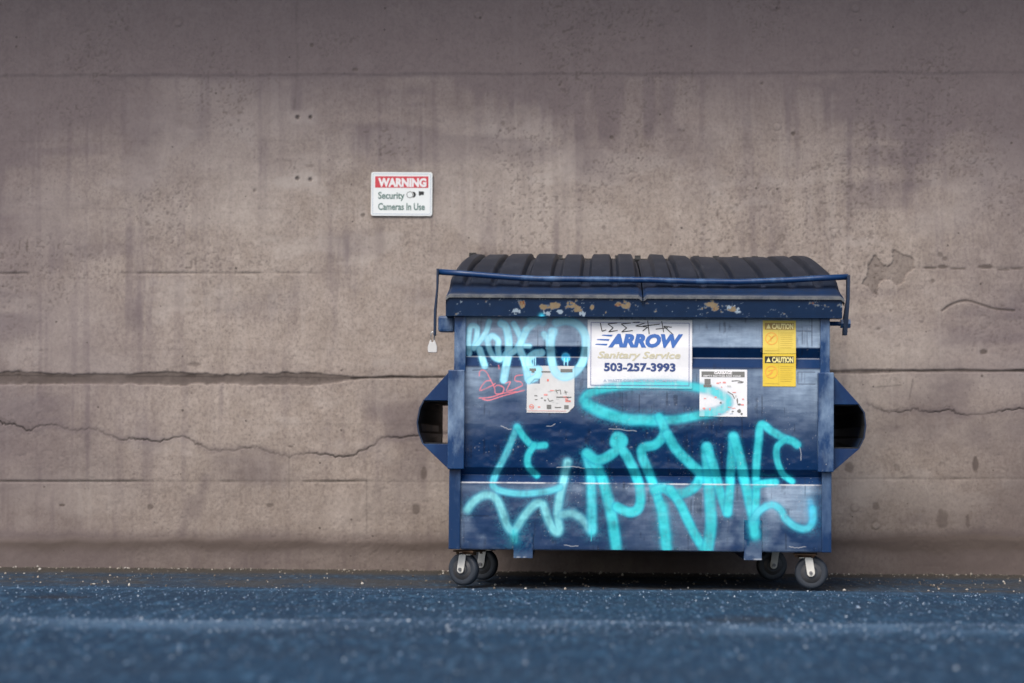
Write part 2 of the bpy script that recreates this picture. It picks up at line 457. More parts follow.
gi = np.clip(np.searchsorted(gx, px_), 0, len(gx) - 1); gj = np.clip(np.searchsorted(gy, py_), 0, len(gy) - 1)
pz = Z[gj, gi]
n = len(px_)
V = iv[None] * sz[:, None, None] * rng.uniform(0.65, 1.3, (n, 1, 3)) * rng.uniform(0.8, 1.2, (n, len(iv), 1))
V = V + np.stack([px_, py_, pz + sz * 0.45], -1)[:, None]
Fa = ifc[None] + (np.arange(n) * len(iv))[:, None, None]
me = bpy.data.meshes.new('gravel'); V = V.reshape(-1, 3); Fa = Fa.reshape(-1, 3)
me.vertices.add(len(V)); me.vertices.foreach_set('co', V.astype(np.float32).ravel())
me.loops.add(Fa.size); me.loops.foreach_set('vertex_index', Fa.astype(np.int32).ravel())
me.polygons.add(len(Fa)); me.polygons.foreach_set('loop_start', np.arange(0, Fa.size, 3, dtype=np.int32))
me.update(calc_edges=True)
at = me.attributes.new('tone', 'FLOAT_COLOR', 'POINT')
at.data.foreach_set('color', np.concatenate([np.repeat(tone, len(iv), 0), np.ones((len(V), 1))], 1).astype(np.float32).ravel())
tag(link('gravel', me, M_gravel), 'pale and dark grit scattered over the asphalt', 'gravel', kind='stuff')

# ------------------------------------------------------------------ concrete wall
SW = D_WALL / F_PX
def wx(p): return (p - 512) * SW
def wz(p): return CAM_H + (445 - p) * SW
xs = spaced(-3.15, 3.15, 0.0056, -16, 16); zs = spaced(-0.12, 3.25, 0.0056, -0.5, 4.6)
PX = xs / SW + 512; PY = 445 - (zs - CAM_H) / SW      # wall pixels (for tracing only)
X, Zw = np.meshgrid(xs, zs); Pxg, Pyg = np.meshgrid(PX, PY)
dark = np.zeros_like(X); crack = np.zeros_like(X); tint = np.zeros_like(X); lite = np.zeros_like(X); dep = np.zeros_like(X)
ys_asc = PY[::-1]
def wall_stroke(pts, r, soft, smooth=True, jit=0.0):
    if jit:
        q = catmull(pts, 8) if smooth else pts
        q = [np.array(p, float) for p in q]
        R = np.random.default_rng(int(pts[0][0] * 13 + pts[0][1]))
        pts = [p + np.array([R.normal(0, jit * 0.5), R.normal(0, jit)]) for p in q]
    elif smooth: pts = catmull(pts)
    out = np.zeros_like(X)
    res = stroke_dist(PX, ys_asc, pts, r + soft + 2)
    if res is None: return out
    (sj, si), d = res
    a = 1 - sstep(max(r - soft, 0), r + soft, d)
    tmp = np.zeros((len(ys_asc), len(PX))); tmp[sj, si] = a
    return tmp[::-1]
nz1 = fbm(X * 2.2, Zw * 2.2, 101, 5); nz2 = fbm(X * 9, Zw * 9, 111, 4); nz3 = fbm(X * 40, Zw * 40, 121, 3)
streak = fbm(X * 16, Zw * 1.2, 131, 4); band = fbm(X * 0.9, Zw * 6, 141, 4)
# weathering of the upper pours with lens vignette darkening painted in: a dark band with an uneven lower edge at the pour line
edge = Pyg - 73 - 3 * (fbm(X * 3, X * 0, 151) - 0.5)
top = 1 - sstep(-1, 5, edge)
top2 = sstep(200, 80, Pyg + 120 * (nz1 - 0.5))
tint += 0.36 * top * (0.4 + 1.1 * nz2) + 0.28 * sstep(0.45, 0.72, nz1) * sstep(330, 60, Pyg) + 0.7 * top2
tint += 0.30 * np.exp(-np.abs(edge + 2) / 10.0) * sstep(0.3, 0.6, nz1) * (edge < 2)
tint += 0.45 * sstep(0.52, 0.78, streak) * sstep(0.35, 0.65, fbm(X * 1.4, Zw * 1.8, 161))
tint += 0.35 * sstep(0.50, 0.70, band) * sstep(0.4, 0.65, nz1)
lite += 0.5 * sstep(0.55, 0.75, fbm(X * 1.2, Zw * 2.5, 171)) * (1 - top) + 0.25 * np.exp(-((Pxg - 712) / 5) ** 2) * sstep(380, 60, Pyg)
# stained ends and lower wall, carrying painted lens vignette darkening
tint += 0.75 * sstep(210, -40, Pxg + 170 * (nz1 - 0.5))
tint += 0.75 * sstep(870, 1060, Pxg + 140 * (nz1 - 0.5))
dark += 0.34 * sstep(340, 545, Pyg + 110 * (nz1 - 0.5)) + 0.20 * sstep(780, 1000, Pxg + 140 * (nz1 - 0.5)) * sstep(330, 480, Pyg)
tint += 0.30 * sstep(500, 470, Pyg) * sstep(380, 400, Pyg) * sstep(0.4, 0.6, nz1)
# blotchy run-off stains and rubbed areas
bl = fbm(X * 0.9, Zw * 0.9, 901, 5, 0.6); b2 = fbm(X * 5, Zw * 1.6, 911, 5, 0.6)
tint += 0.28 * sstep(0.50, 0.70, bl) * sstep(0.40, 0.60, b2)
tint += 0.17 * sstep(0.56, 0.72, fbm(X * 30, Zw * 0.9, 921, 3)) * sstep(0.45, 0.6, fbm(X * 1.2, Zw * 1.2, 931)) 
lite += 0.5 * sstep(0.58, 0.7, fbm(X * 2.5, Zw * 4.5, 941, 5, 0.6)) * sstep(60, 140, Pyg)
lite += 0.35 * sstep(0.62, 0.72, fbm(X * 45, Zw * 2.0, 951, 3)) * sstep(0.45, 0.6, nz1)
# fine speckle pits in clusters
sp = sstep(0.74, 0.80, fbm(X * 95, Zw * 95, 181, 1)) * sstep(0.42, 0.62, fbm(X * 3, Zw * 3, 191))
dark += 0.42 * sp * sstep(520, 300, Pyg + 60); dep += 0.0015 * sp
# base: dark band and rough footing
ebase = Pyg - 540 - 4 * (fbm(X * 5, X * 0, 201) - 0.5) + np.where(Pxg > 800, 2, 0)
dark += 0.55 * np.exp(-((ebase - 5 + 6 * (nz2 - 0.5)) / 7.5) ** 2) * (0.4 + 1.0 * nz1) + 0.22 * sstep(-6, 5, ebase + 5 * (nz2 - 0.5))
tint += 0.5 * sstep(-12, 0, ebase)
dep += -0.006 * sstep(-3, 4, ebase + 5 * (nz2 - 0.5))
# horizontal pour joints
l1 = np.abs(Pyg - 273 - 0.0 - np.where(Pxg > 700, -4, 0) - 1.2 * (fbm(X * 6, X * 0, 211) - 0.5))
w1 = sstep(0.42, 0.6, fbm(X * 4, X * 0, 221)) * np.where(Pxg < 310, 1, 0.35)
crack += 0.5 * w1 * (1 - sstep(0.3, 1.3, l1)); dep += 0.004 * w1 * (1 - sstep(0.5, 1.8, l1))
l2 = np.abs(Pyg - 482 + np.where(Pxg > 700, 3, 0) - 1.2 * (fbm(X * 6, X * 0, 231) - 0.5))
w2 = 0.25 + 0.75 * sstep(0.45, 0.62, fbm(X * 3.2, X * 0, 241))
crack += 0.7 * w2 * (1 - sstep(0.3, 1.3, l2)); dep += 0.004 * w2 * (1 - sstep(0.5, 1.8, l2))
for yy, k in ((350, 0.10), (425, 0.10), (514, 0.12), (208, 0.10), (140, 0.10)):
    l = np.abs(Pyg - yy - 1.5 * (fbm(X * 5, X * 0, 251 + yy) - 0.5))
    crack += k * sstep(0.5, 0.65, fbm(X * 3, X * 0, 261 + yy)) * (1 - sstep(0.3, 1.4, l))
# the wide spalled joint
jc = np.where(Pxg < 620, 379.5 - 1.5 * sstep(300, 440, Pxg) * 1.0, 372.5) + 3.4 * (fbm(X * 2.6, X * 0, 301, 5, 0.6) - 0.5)
half = np.where(Pxg < 620, 4.6 * sstep(372, 300, Pxg) + 0.9, 1.0 + 0.5 * sstep(0.5, 0.7, fbm(X * 3, X * 0, 311)))
half = half * (0.25 + 1.5 * fbm(X * 6, X * 0, 321, 6, 0.68))
dj = np.abs(Pyg - jc) + 3.6 * (fbm(X * 9, Zw * 22, 331, 5, 0.62) - 0.5) * sstep(0.8, 3.0, half)
jm = 1 - sstep(half - 0.5, half + 0.8, dj)
lowlip = sstep(0.0, 0.9, (Pyg - jc) / np.maximum(half, 0.6))
dark += jm * (0.80 - 0.15 * lowlip + 0.4 * (nz2 - 0.5)); crack += 0.5 * (1 - sstep(0.3, 1.0, np.abs(Pyg - jc + half * (0.9 * fbm(X * 2.4, X * 0, 351, 4) - 0.1)))) * sstep(0.3, 0.6, fbm(X * 4, X * 0, 361))
crack += 0.30 * jm * np.where(half < 1.6, 1, 0)
dep += 0.006 * jm * (0.6 + 0.8 * nz2)
tint += 0.25 * np.exp(-np.abs(Pyg - jc) / 7.0)
# cracks
CR1 = [(-6, 421), (2, 424), (15, 426), (27, 431), (39, 426), (56, 426.5), (71, 431), (90, 429.5), (102, 433), (120, 440), (137, 439.5), (156, 442), (181, 437.5), (193, 442), (207.5, 450), (225, 451), (249, 448.5), (259, 449), (271, 453), (289.5, 456.5), (308, 453.5), (328, 455.5), (347, 457.5), (361, 452), (373.5, 446), (384, 438.5), (404, 438), (416, 436), (440, 435), (470, 431)]
CR2 = [(866, 404), (876, 409), (884, 413), (900, 413), (913, 410), (926, 413), (949, 411), (960, 416), (987, 414), (1013, 409.5), (1040, 411)]
for cr, rr_ in ((CR1, 0.5), (CR2, 0.4)):
    a = wall_stroke(cr, rr_, 0.6, True, 0.75); a = a * (0.45 + 0.8 * sstep(0.35, 0.65, fbm(X * 5, Zw * 5, 411))); crack += 0.9 * a; dep += 0.005 * a
    h = wall_stroke(cr, 3.0, 3.0); tint += 0.3 * h
    up = wall_stroke([(p[0] + 1, p[1] - 2.6 - 1.5 * math.sin(p[0])) for p in cr], 0.3, 0.5, True, 0.9)
    crack += 0.4 * up * sstep(0.5, 0.7, fbm(X * 7, Zw * 7, 401))
arc = wall_stroke([(941, 312), (951, 305.5), (965, 302), (979, 305.5), (993, 310), (1013, 312)], 0.9, 0.8); dark += 0.75 * arc; dep += 0.006 * arc
for pts in ([(289, 452), (289, 500)], [(367, 476), (367, 534)], [(872, 388), (900, 386)], [(912, 380), (908, 400)]):
    crack += 0.45 * wall_stroke(pts, 0.3, 0.6, False)
crack += 0.16 * wall_stroke([(295, 0), (294, 30), (296, 62), (293, 108)], 0.9, 1.6, True, 0.5) * (0.3 + nz2)
tint += 0.5 * wall_stroke([(295, -20), (295, 105)], 4, 4, False)
tint += 0.35 * wall_stroke([(92, 55), (92, 0)], 3, 2, False)
for pts in ([(190, 500), (182, 535)], [(205, 480), (196, 515)]):
    tint += 0.5 * wall_stroke(pts, 4, 5, False)
# patch where the skin has come off
patch = [(875, 255), (882, 264.6), (888, 266), (892.6, 261), (893.8, 249.4), (901, 254), (912.5, 258.7), (913.7, 269.3), (906.7, 275), (904, 282), (897, 285.7), (888, 280), (881, 282), (876, 290), (878, 296), (872.7, 296), (870, 289), (862, 285.7), (867, 277.5), (868, 265.8)]
pm = in_poly(Pxg + 1.6 * (nz3 - 0.5) * 2, Pyg + 1.6 * (nz2 - 0.5) * 2, patch).astype(float)
dark += 0.45 * pm * (0.6 + 0.8 * nz2); dep += 0.006 * pm
for cx, cy, rx, ry, k in ((930, 269, 7, 1.5, .7), (943, 268, 6, 2, .7), (958, 270, 9, 1.2, .6), (985, 268, 7, 2.2, .7), (1003, 271, 6, 1.5, .6), (1016, 270, 6, 1.2, .6), (940, 256, 3, 3, .5), (944, 260, 3, 2, .5),
                          (982, 353, 4, 2.5, .8), (973, 466, 3.2, 8.5, .55), (848, 468, 5, 6, .45), (895, 468, 3, 4, .3), (874, 507, 4, 4, .35), (940, 520, 6, 10, .3), (965, 522, 2, 7, .3),
                          (190, 377, 6, 2.2, .55), (193, 365, 6, 2, .5), (61, 506, 3, 1.5, .7), (24, 246, 1, 7, .5), (16, 245, .8, 5, .5), (253, 190, 2, 2, .6), (365, 131, 3, 1, .4), (290, 447, 3, 1, .6),
                          (424, 474, 3, 7, .5), (416, 510, 4, 5, .45), (150, 508, 3, 3, .4), (270, 506, 4, 2, .45), (310, 165, 3, 2, .4), (354, 68, 3, 2, .6), (310, 43, 2, 2, .7), (187, 268, 4, 1.2, .5), (190, 264, 1, 5, .4),
                          (612, 137, 2, 2, .8), (794, 134, 2, 2, .8), (763, 83, 1.5, 1.5, .6), (718, 215, 1, 6, .6), (604, 228, 2, 2, .5), (500, 130, 1.5, 1.5, .6), (560, 84, 1.5, 1.5, .5), (362, 215, 2, 2, .7), (878, 330, 2, 1.5, .6), (890, 312, 1.5, 1.5, .6), (932, 282, 2, 2, .6)):
    e = ((Pxg - cx) / rx) ** 2 + ((Pyg - cy) / ry) ** 2 + 1.2 * (nz3 - 0.5)
    mk = 1 - sstep(0.5, 1.3, e)
    dark += k * mk; dep += 0.004 * mk * k
# form-tie holes and plugs
for cx, cy in ((296, 116), (309, 116), (296, 178), (309, 179)):
    d = np.hypot(Pxg - cx, Pyg - cy); k = 1 - sstep(1.4, 2.4, d); crack += 0.6 * k; dep += 0.008 * k
    lite += 0.5 * np.exp(-((d - 5) / 3) ** 2)
for cx, cy in ((682, 127), (778, 127), (862, 127), (972, 161), (593, 10), (677, 7), (775, 6), (857, 8), (964, 9), (857, 52), (853, 508), (874, 526), (175, 20), (478, 13)):
    d = np.hypot(Pxg - cx, (Pyg - cy) * 1.1); r = 4.2
    dep += -0.0015 * (1 - sstep(r - 1.5, r + 0.5, d)) + 0.0025 * np.exp(-((d - r - 0.5) / 0.9) ** 2) * sstep(0.4, 0.6, nz2)
    dark += 0.25 * np.exp(-((d - r) / 0.9) ** 2) * (0.4 + nz3); lite += 0.25 * (1 - sstep(2, 5, d))
# board-form relief, slight unevenness
dep += (nz2 - 0.5) * 0.004 + (nz3 - 0.5) * 0.002 - 0.004 * (1 - sstep(-2, 1.5, edge + 2 * (nz2 - 0.5))) + (nz1 - 0.5) * 0.02
cl = lambda a: np.clip(a, 0, 1)
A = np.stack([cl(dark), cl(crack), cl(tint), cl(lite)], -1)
far = (np.abs(X) > 3.2) | (Zw > 3.3) | (Zw < -0.15)
A[..., 1][far] = 0; dep[far & (np.abs(X) > 3.5)] = 0
P = np.stack([X, dep, Zw], -1)
bx0, bx1, bz0, bz1 = xs[0], xs[-1], zs[0], zs[-1]
ev = [(bx0, 0, bz0), (bx1, 0, bz0), (bx1, 0, bz1), (bx0, 0, bz1), (bx0, .4, bz0), (bx1, .4, bz0), (bx1, .4, bz1), (bx0, .4, bz1)]
ef = [(4, 7, 6, 5), (0, 4, 5, 1), (3, 2, 6, 7), (0, 3, 7, 4), (1, 5, 6, 2)]
wall = link('concrete_wall', grid_mesh('concrete_wall', P, {'wear_shading': A}, (np.array(ev), np.array(ef))), M_wall)
WALL_YAW = math.radians(-1.2)
wall.location = (0, D_WALL, 0); wall.rotation_euler = (0, 0, WALL_YAW)
tag(wall, 'stained grey-brown concrete wall with a cracked pour joint behind the dumpster', 'wall')

bm = bmesh.new(); box(bm, -16, 16, -1.55, 0.42, 4.605, 4.90)  # slab added out of view to shade the upper wall
shade_slab = bm_obj('added_shade_slab', bm, M_wall, bevel=0.02)
shade_slab.location = wall.location; shade_slab.rotation_euler = wall.rotation_euler
tag(shade_slab, 'added slab out of view above the wall, shading its upper part', 'shade blocker')

# ------------------------------------------------------------------ lettering helpers
def text_mesh(body, size, x, z, width=None, bold=0.0, shear=0.0, align='LEFT', space=1.0):
    """flat text as vertices (x, z) + faces; width stretches it to a length"""
    cu = bpy.data.curves.new('tmp', 'FONT'); cu.body = body; cu.size = size; cu.offset = bold; cu.shear = shear
    cu.align_x = align; cu.align_y = 'BOTTOM_BASELINE'; cu.resolution_u = 3; cu.space_character = space
    o = bpy.data.objects.new('tmp', cu); COL.objects.link(o)
    dg = bpy.context.evaluated_depsgraph_get()
    me = bpy.data.meshes.new_from_object(o.evaluated_get(dg))
    vs = [v.co.copy() for v in me.vertices]; fs = [list(p.vertices) for p in me.polygons]
    bpy.data.objects.remove(o); bpy.data.curves.remove(cu); bpy.data.meshes.remove(me)
    if width and vs:
        a = min(v.x for v in vs); b = max(v.x for v in vs); k = width / (b - a)
        for v in vs: v.x = (v.x - a) * k
    return [(x + v.x, z + v.y) for v in vs], fs
class Ink:
    """flat printed marks on a surface: rectangles, rings, text, ribbons"""
    def __init__(s): s.v = []; s.f = []
    def add(s, vs, fs):
        b = len(s.v); s.v += vs; s.f += [[i + b for i in f] for f in fs]
    def rect(s, x0, x1, z0, z1):
        n = max(1, int((z1 - z0) / 0.012)); vs = []
        for k in range(n + 1):
            q = z0 + (z1 - z0) * k / n; vs += [(x0, q), (x1, q)]
        s.add(vs, [[2 * k, 2 * k + 1, 2 * k + 3, 2 * k + 2] for k in range(n)])
    def poly(s, pts): s.add(list(pts), [list(range(len(pts)))])
    def frame(s, x0, x1, z0, z1, t):
        s.rect(x0, x1, z0, z0 + t); s.rect(x0, x1, z1 - t, z1); s.rect(x0, x0 + t, z0 + t, z1 - t); s.rect(x1 - t, x1, z0 + t, z1 - t)
    def ring(s, cx, cz, r, t, n=28):
        vs = []
        for k in range(n):
            a = 2 * math.pi * k / n
            vs += [(cx + r * math.cos(a), cz + r * math.sin(a)), (cx + (r - t) * math.cos(a), cz + (r - t) * math.sin(a))]
        s.add(vs, [[2 * k, (2 * k + 2) % (2 * n), (2 * k + 3) % (2 * n), 2 * k + 1] for k in range(n)])
    def ribbon(s, pts, w):
        for (ax, az_), (bx, bz) in zip(pts[:-1], pts[1:]):
            dx, dz = bx - ax, bz - az_; L = math.hypot(dx, dz) or 1
            nx, nz_ = -dz / L * w / 2, dx / L * w / 2
            s.add([(ax + nx, az_ + nz_), (ax - nx, az_ - nz_), (bx - nx, bz - nz_), (bx + nx, bz + nz_)], [[0, 1, 2, 3]])
    def text(s, *a, **k): s.add(*text_mesh(*a, **k))
    def build(s, name, mat, parent, surf, off):
        me = bpy.data.meshes.new(name)
        me.from_pydata([(x, surf(z) - off, z) for x, z in s.v], [], s.f)
        return link(name, me, mat, parent)

# ------------------------------------------------------------------ warning sign on the wall
SX, SZ = (370.5, 432), (171.5, 215.5)
cx, cz = wx(sum(SX) / 2), wz(sum(SZ) / 2)
sgn = empty('warning_sign', (cx + 0.0, D_WALL - math.tan(-WALL_YAW) * cx - 0.012, cz - 0.003))
sgn.rotation_euler = (0, math.radians(0.4), WALL_YAW)
tag(sgn, 'small white and red warning sign about security cameras fixed to the concrete wall', 'sign')
w2, h2 = (SX[1] - SX[0]) * SW / 2, (SZ[1] - SZ[0]) * SW / 2
bm = bmesh.new(); r = 0.012; pts = []
for qx_, qz, a0 in ((w2 - r, h2 - r, 0), (-w2 + r, h2 - r, 90), (-w2 + r, -h2 + r, 180), (w2 - r, -h2 + r, 270)):
    for k in range(5):
        a = math.radians(a0 + k * 22.5); pts.append((qx_ + r * math.cos(a), qz + r * math.sin(a)))
prism(bm, pts, 'y', -0.002, 0.002)
M_signw = plain('white_sign_enamel', (0.78, 0.81, 0.80), 0.35, 0, 0.06)
bm_obj('panel', bm, M_signw, sgn)
flat = lambda z: -0.002
U = 2 * w2 / 61.5          # one traced pixel on the sign
sx = lambda p: (p - 61.5 / 2) * U
sz_ = lambda p: (22 - p) * U
i = Ink(); i.frame(sx(1.6), sx(59.9), sz_(42.4), sz_(1.6), 0.0022); i.build('border', I_faint, sgn, flat, 0.0007)
i = Ink(); i.rect(sx(4), sx(57.5), sz_(15.7), sz_(4.2)); i.build('red_band', I_red, sgn, flat, 0.0010)
i = Ink(); i.text('WARNING', 0.062, sx(7), sz_(14.3), width=48.5 * U, bold=0.0035); i.build('lettering', I_offwhite, sgn, flat, 0.0016)
i = Ink(); i.text('Security', 0.053, sx(7.2), sz_(26.8), width=26.5 * U, bold=0.0012); i.text('Cameras In Use', 0.053, sx(7.2), sz_(38.0), width=47 * U, bold=0.0012)
i.build('lettering', I_green, sgn, flat, 0.0010)
i = Ink()   # two little cameras: a dome and a bullet
dome = [(sx(41.5), sz_(19.5)), (sx(44.3), sz_(20.3)), (sx(45.2), sz_(22.7)), (sx(44), sz_(25)), (sx(41.5), sz_(25.8)), (sx(43), sz_(22.7))]
i.poly(dome); i.poly([(sx(48), sz_(19)), (sx(53.2), sz_(19.5)), (sx(53), sz_(23)), (sx(50.2), sz_(22.8)), (sx(49), sz_(24)), (sx(48), sz_(23))])
i.ring(sx(39), sz_(22.7), 3.3 * U, 0.5 * U); i.build('camera_symbol', I_black, sgn, flat, 0.0010)

# ------------------------------------------------------------------ dumpster
S = D_BIN / F_PX
def u(p): return (p - 641) * S
def z(p): return (588 - p) * S
BIN_YAW, BIN_ROLL = math.radians(-1.5), math.radians(0.45)
BX = 126.8 * S
bin_ = empty('dumpster', (BX, D_BIN, ground_z(BX, 0) - 0.003))
bin_.rotation_euler = (0, BIN_ROLL, BIN_YAW)
tag(bin_, 'navy blue steel dumpster with black ribbed lids and cyan graffiti by the concrete wall', 'dumpster')

GRO = 0.028
PROF = [(z(318), 0.009), (z(347), 0.000), (z(357), GRO), (z(367), 0.003), (z(395), -0.001), (z(425), -0.004), (z(468.5), 0.004), (z(476), GRO + 0.002), (z(483.5), 0.002), (z(515), -0.003), (z(551), -0.001)]
PROF.sort()
pz_, pd_ = np.array([p[0] for p in PROF]), np.array([p[1] for p in PROF])
def surf(zz): return np.interp(zz, pz_, pd_)
PROF2 = [(a, (0.0015 if b > 0.02 else b)) for a, b in PROF]
qd_ = np.array([p[1] for p in PROF2])
def stick(zz): return float(np.interp(zz, pz_, qd_)) - 0.0025

# body shell behind the panel
D_BODY = 1.30
bm = bmesh.new()
prism(bm, [(0.045, z(549)), (0.045, z(300)), (D_BODY, z(252)), (D_BODY, z(549))], 'x', u(459), u(825))
bm_obj('body', bm, M_steel, bin_, bevel=0.006)

# ---- spray paint
CY, CYE = lin(52, 190, 198), lin(18, 128, 165)
LB, LBE = lin(156, 216, 230), lin(104, 188, 222)
PK = lin(222, 118, 128)
ST = []   # (points, radius, softness, strength, colour, edge colour)
def s_(pts, r=4.6, soft=1.3, a=0.93, c=CY, e=CYE): ST.append((pts, r * 1.16, soft * 1.35, min(a + 0.05, 0.97), c, e))
# ring over the tag, crossing the signs
s_([(584, 400.5), (590, 394), (607, 388.5), (638, 384.5), (674, 384.5), (700, 387.5), (718, 392.5), (728.5, 400.5), (722, 409), (700, 415), (674, 419.5), (653, 420), (626, 419), (603, 413.5), (589, 407), (584, 400.5)], 4.4, 2.0, 0.85)
s_([(588, 404), (603, 412), (626, 419), (655, 420.5)], 5.5, 2.0, 0.85)
# lower big tag
s_([(469, 511), (476, 502), (487, 496), (497, 499), (504, 513), (509, 527), (516, 531), (525, 518), (536, 505.5), (544, 505), (549, 518), (556, 531), (561, 531), (559, 515), (561, 498), (565, 480), (568.6, 463)], 4.0, 2.2, 0.86, lin(118, 200, 208), lin(56, 150, 184))
s_([(516, 533), (516, 541)], 4.5, 5, 0.6, CY, CYE)
s_([(518, 428), (508, 453), (500.5, 468), (494.5, 482), (496, 489), (507, 493), (525, 494.6), (549, 492), (561, 488)], 3.2, 1.5, 0.85, lin(84, 190, 204), lin(34, 134, 176))
s_([(518, 428), (525, 438), (533.5, 446), (546, 446)], 3.2, 1.1)
s_([(535, 446), (529, 457), (530, 468), (538, 476)], 3.2, 1.2)
s_([(564, 515), (574, 514), (584, 520), (593, 532)], 4.2, 3, 0.75, lin(118, 196, 206), CYE)
s_([(588, 454), (592, 476), (593, 502), (594, 531)], 4.6, 2.0, 0.85, lin(70, 200, 212), CYE)
s_([(590, 456), (598, 467), (606, 487), (613, 515), (618, 547)], 5.2, 1.8, 0.85)
s_([(588, 454), (597, 460), (606, 458.5), (618, 450), (624, 441), (618, 436.5), (616, 444), (623, 450), (630, 460), (639, 480), (642, 497), (639, 509), (630, 512), (618, 507)], 4.6, 1.1, 0.94)
s_([(660, 417.5), (665, 428), (664, 436), (656, 444.5), (644, 448), (643, 456), (649, 470), (656, 489), (663, 512), (668.5, 547)], 4.4, 1.2, 0.92)
s_([(663, 505), (668, 546)], 6.0, 2.5, 0.6)
s_([(668, 434), (677, 449), (691, 463), (701, 473), (698, 484), (687, 492), (675, 493), (665, 488), (656, 490)], 4.6, 1.2, 0.92)
s_([(671, 489), (681, 503), (691, 524), (700, 540), (707, 551)], 4.4, 1.2, 0.92)
s_([(708, 551), (712, 526), (711, 500), (709.6, 477), (707.5, 448)], 5.4, 1.4, 0.8)
s_([(707.5, 446), (715, 468), (721, 491), (728, 511)], 4.4, 1.2, 0.93)
s_([(728.5, 512), (730.7, 489), (732, 465), (734, 437)], 4.2, 1.2, 0.9)
s_([(734, 436), (740, 456), (745, 477), (750, 498), (755, 522)], 4.8, 1.3, 0.9)
s_([(755, 532), (757, 493), (757, 465), (759, 442), (761.5, 424), (772, 430), (784, 437), (793, 440), (797.5, 443.5)], 3.7, 1.1, 0.93)
s_([(785, 438.5), (777.5, 446), (777.5, 458), (783, 472), (793, 480)], 3.0, 1.0, 0.93)
s_([(757, 484), (766, 482), (776, 481)], 3.6, 1.2, 0.9)
s_([(753, 520), (761, 509), (772, 503.5), (781, 508), (786, 517), (796, 525), (807, 527), (813, 519), (813, 507)], 3.5, 1.6, 0.9, lin(74, 186, 202), CYE)
s_([(812, 519), (811, 500)], 4, 5, 0.5, lin(50, 170, 210), CYE)
s_([(754, 524), (756, 534)], 5.5, 3, 0.6)
# upper pale tag
def t_(pts, r=2.6, soft=1.0, a=0.98, c=LB, e=LBE): ST.append(([(460 + p[0] / 7.59, 315 + p[1] / 7.59) for p in pts], r * 1.1 if r > 1.2 else r, soft, a, c, e))
t_([(70, 300), (66, 190), (80, 95), (128, 105), (124, 190), (105, 255)], 2.6)
t_([(222, 55), (200, 130), (160, 195), (105, 260)], 2.6)
t_([(210, 200), (245, 165), (290, 200), (290, 260), (300, 340)], 2.8)
t_([(150, 270), (172, 340), (190, 395)], 3.2)
t_([(205, 180), (225, 270), (262, 330), (310, 345), (350, 300)], 2.6, 1.2, .8)
t_([(312, 70), (345, 90), (365, 160), (372, 260), (352, 400), (335, 500)], 3.6)
t_([(408, 72), (440, 130), (462, 200), (430, 265), (380, 300)], 2.8)
t_([(440, 248), (480, 240), (530, 242)], 2.4)
t_([(505, 120), (470, 200), (455, 260), (495, 360), (520, 490)], 3.4)
t_([(622, 290), (565, 300), (520, 350), (550, 420), (600, 420), (590, 470), (530, 505)], 3.4)
t_([(505, 115), (560, 70), (600, 45), (628, 60)], 3.4, 1.6, 0.75)
t_([(545, 40), (600, 30)], 4.5, 2, 0.7)
t_([(640, 150), (670, 180), (712, 150), (720, 120)], 3.0, 1.5, .75)
t_([(660, 160), (662, 260)], 1.0, .5, .7)
t_([(700, 130), (690, 240), (700, 350), (730, 440), (800, 475), (870, 445), (930, 370), (958, 260), (950, 150), (895, 75), (815, 48), (730, 62)], 3.9, 1.2, .85)
t_([(805, 322), (808, 328)], 4.0, .8, .95, lin(60, 190, 235), LBE)
for xx in (795, 820, 560, 575): t_([(xx, 330), (xx, 385)], 0.6, .4, .75)
t_([(610, 10), (640, 20)], 2.6, 1, .6, lin(60, 190, 235))
for a_, b_, L_ in ((594, 531, 10), (668, 540, 9), (516, 535, 7), (752, 505, 14)):
    ST.append(([(a_ - 1, b_ - 4), (a_ - 1.1, b_ + L_)], 0.55, 0.45, 0.8, CY, CYE))
# pink scrawl
def k_(pts): ST.append(([(460 + p[0] / 7.59, 315 + p[1] / 7.59) for p in pts], 0.55, 0.5, 0.85, PK, PK))
k_([(150, 470), (152, 440), (175, 425), (205, 445), (235, 500), (265, 560), (275, 605), (325, 600), (335, 560), (290, 540), (262, 560)])
k_([(240, 505), (195, 515), (155, 582), (235, 550), (270, 530)])
k_([(350, 525), (385, 515), (365, 560), (360, 585), (405, 575)])
k_([(478, 462), (428, 470), (422, 505), (465, 515), (478, 540), (440, 560), (400, 578)])
k_([(175, 648), (230, 655), (330, 622), (492, 578)]); k_([(150, 640), (240, 632), (340, 600), (430, 590)]); k_([(295, 390), (300, 415)])

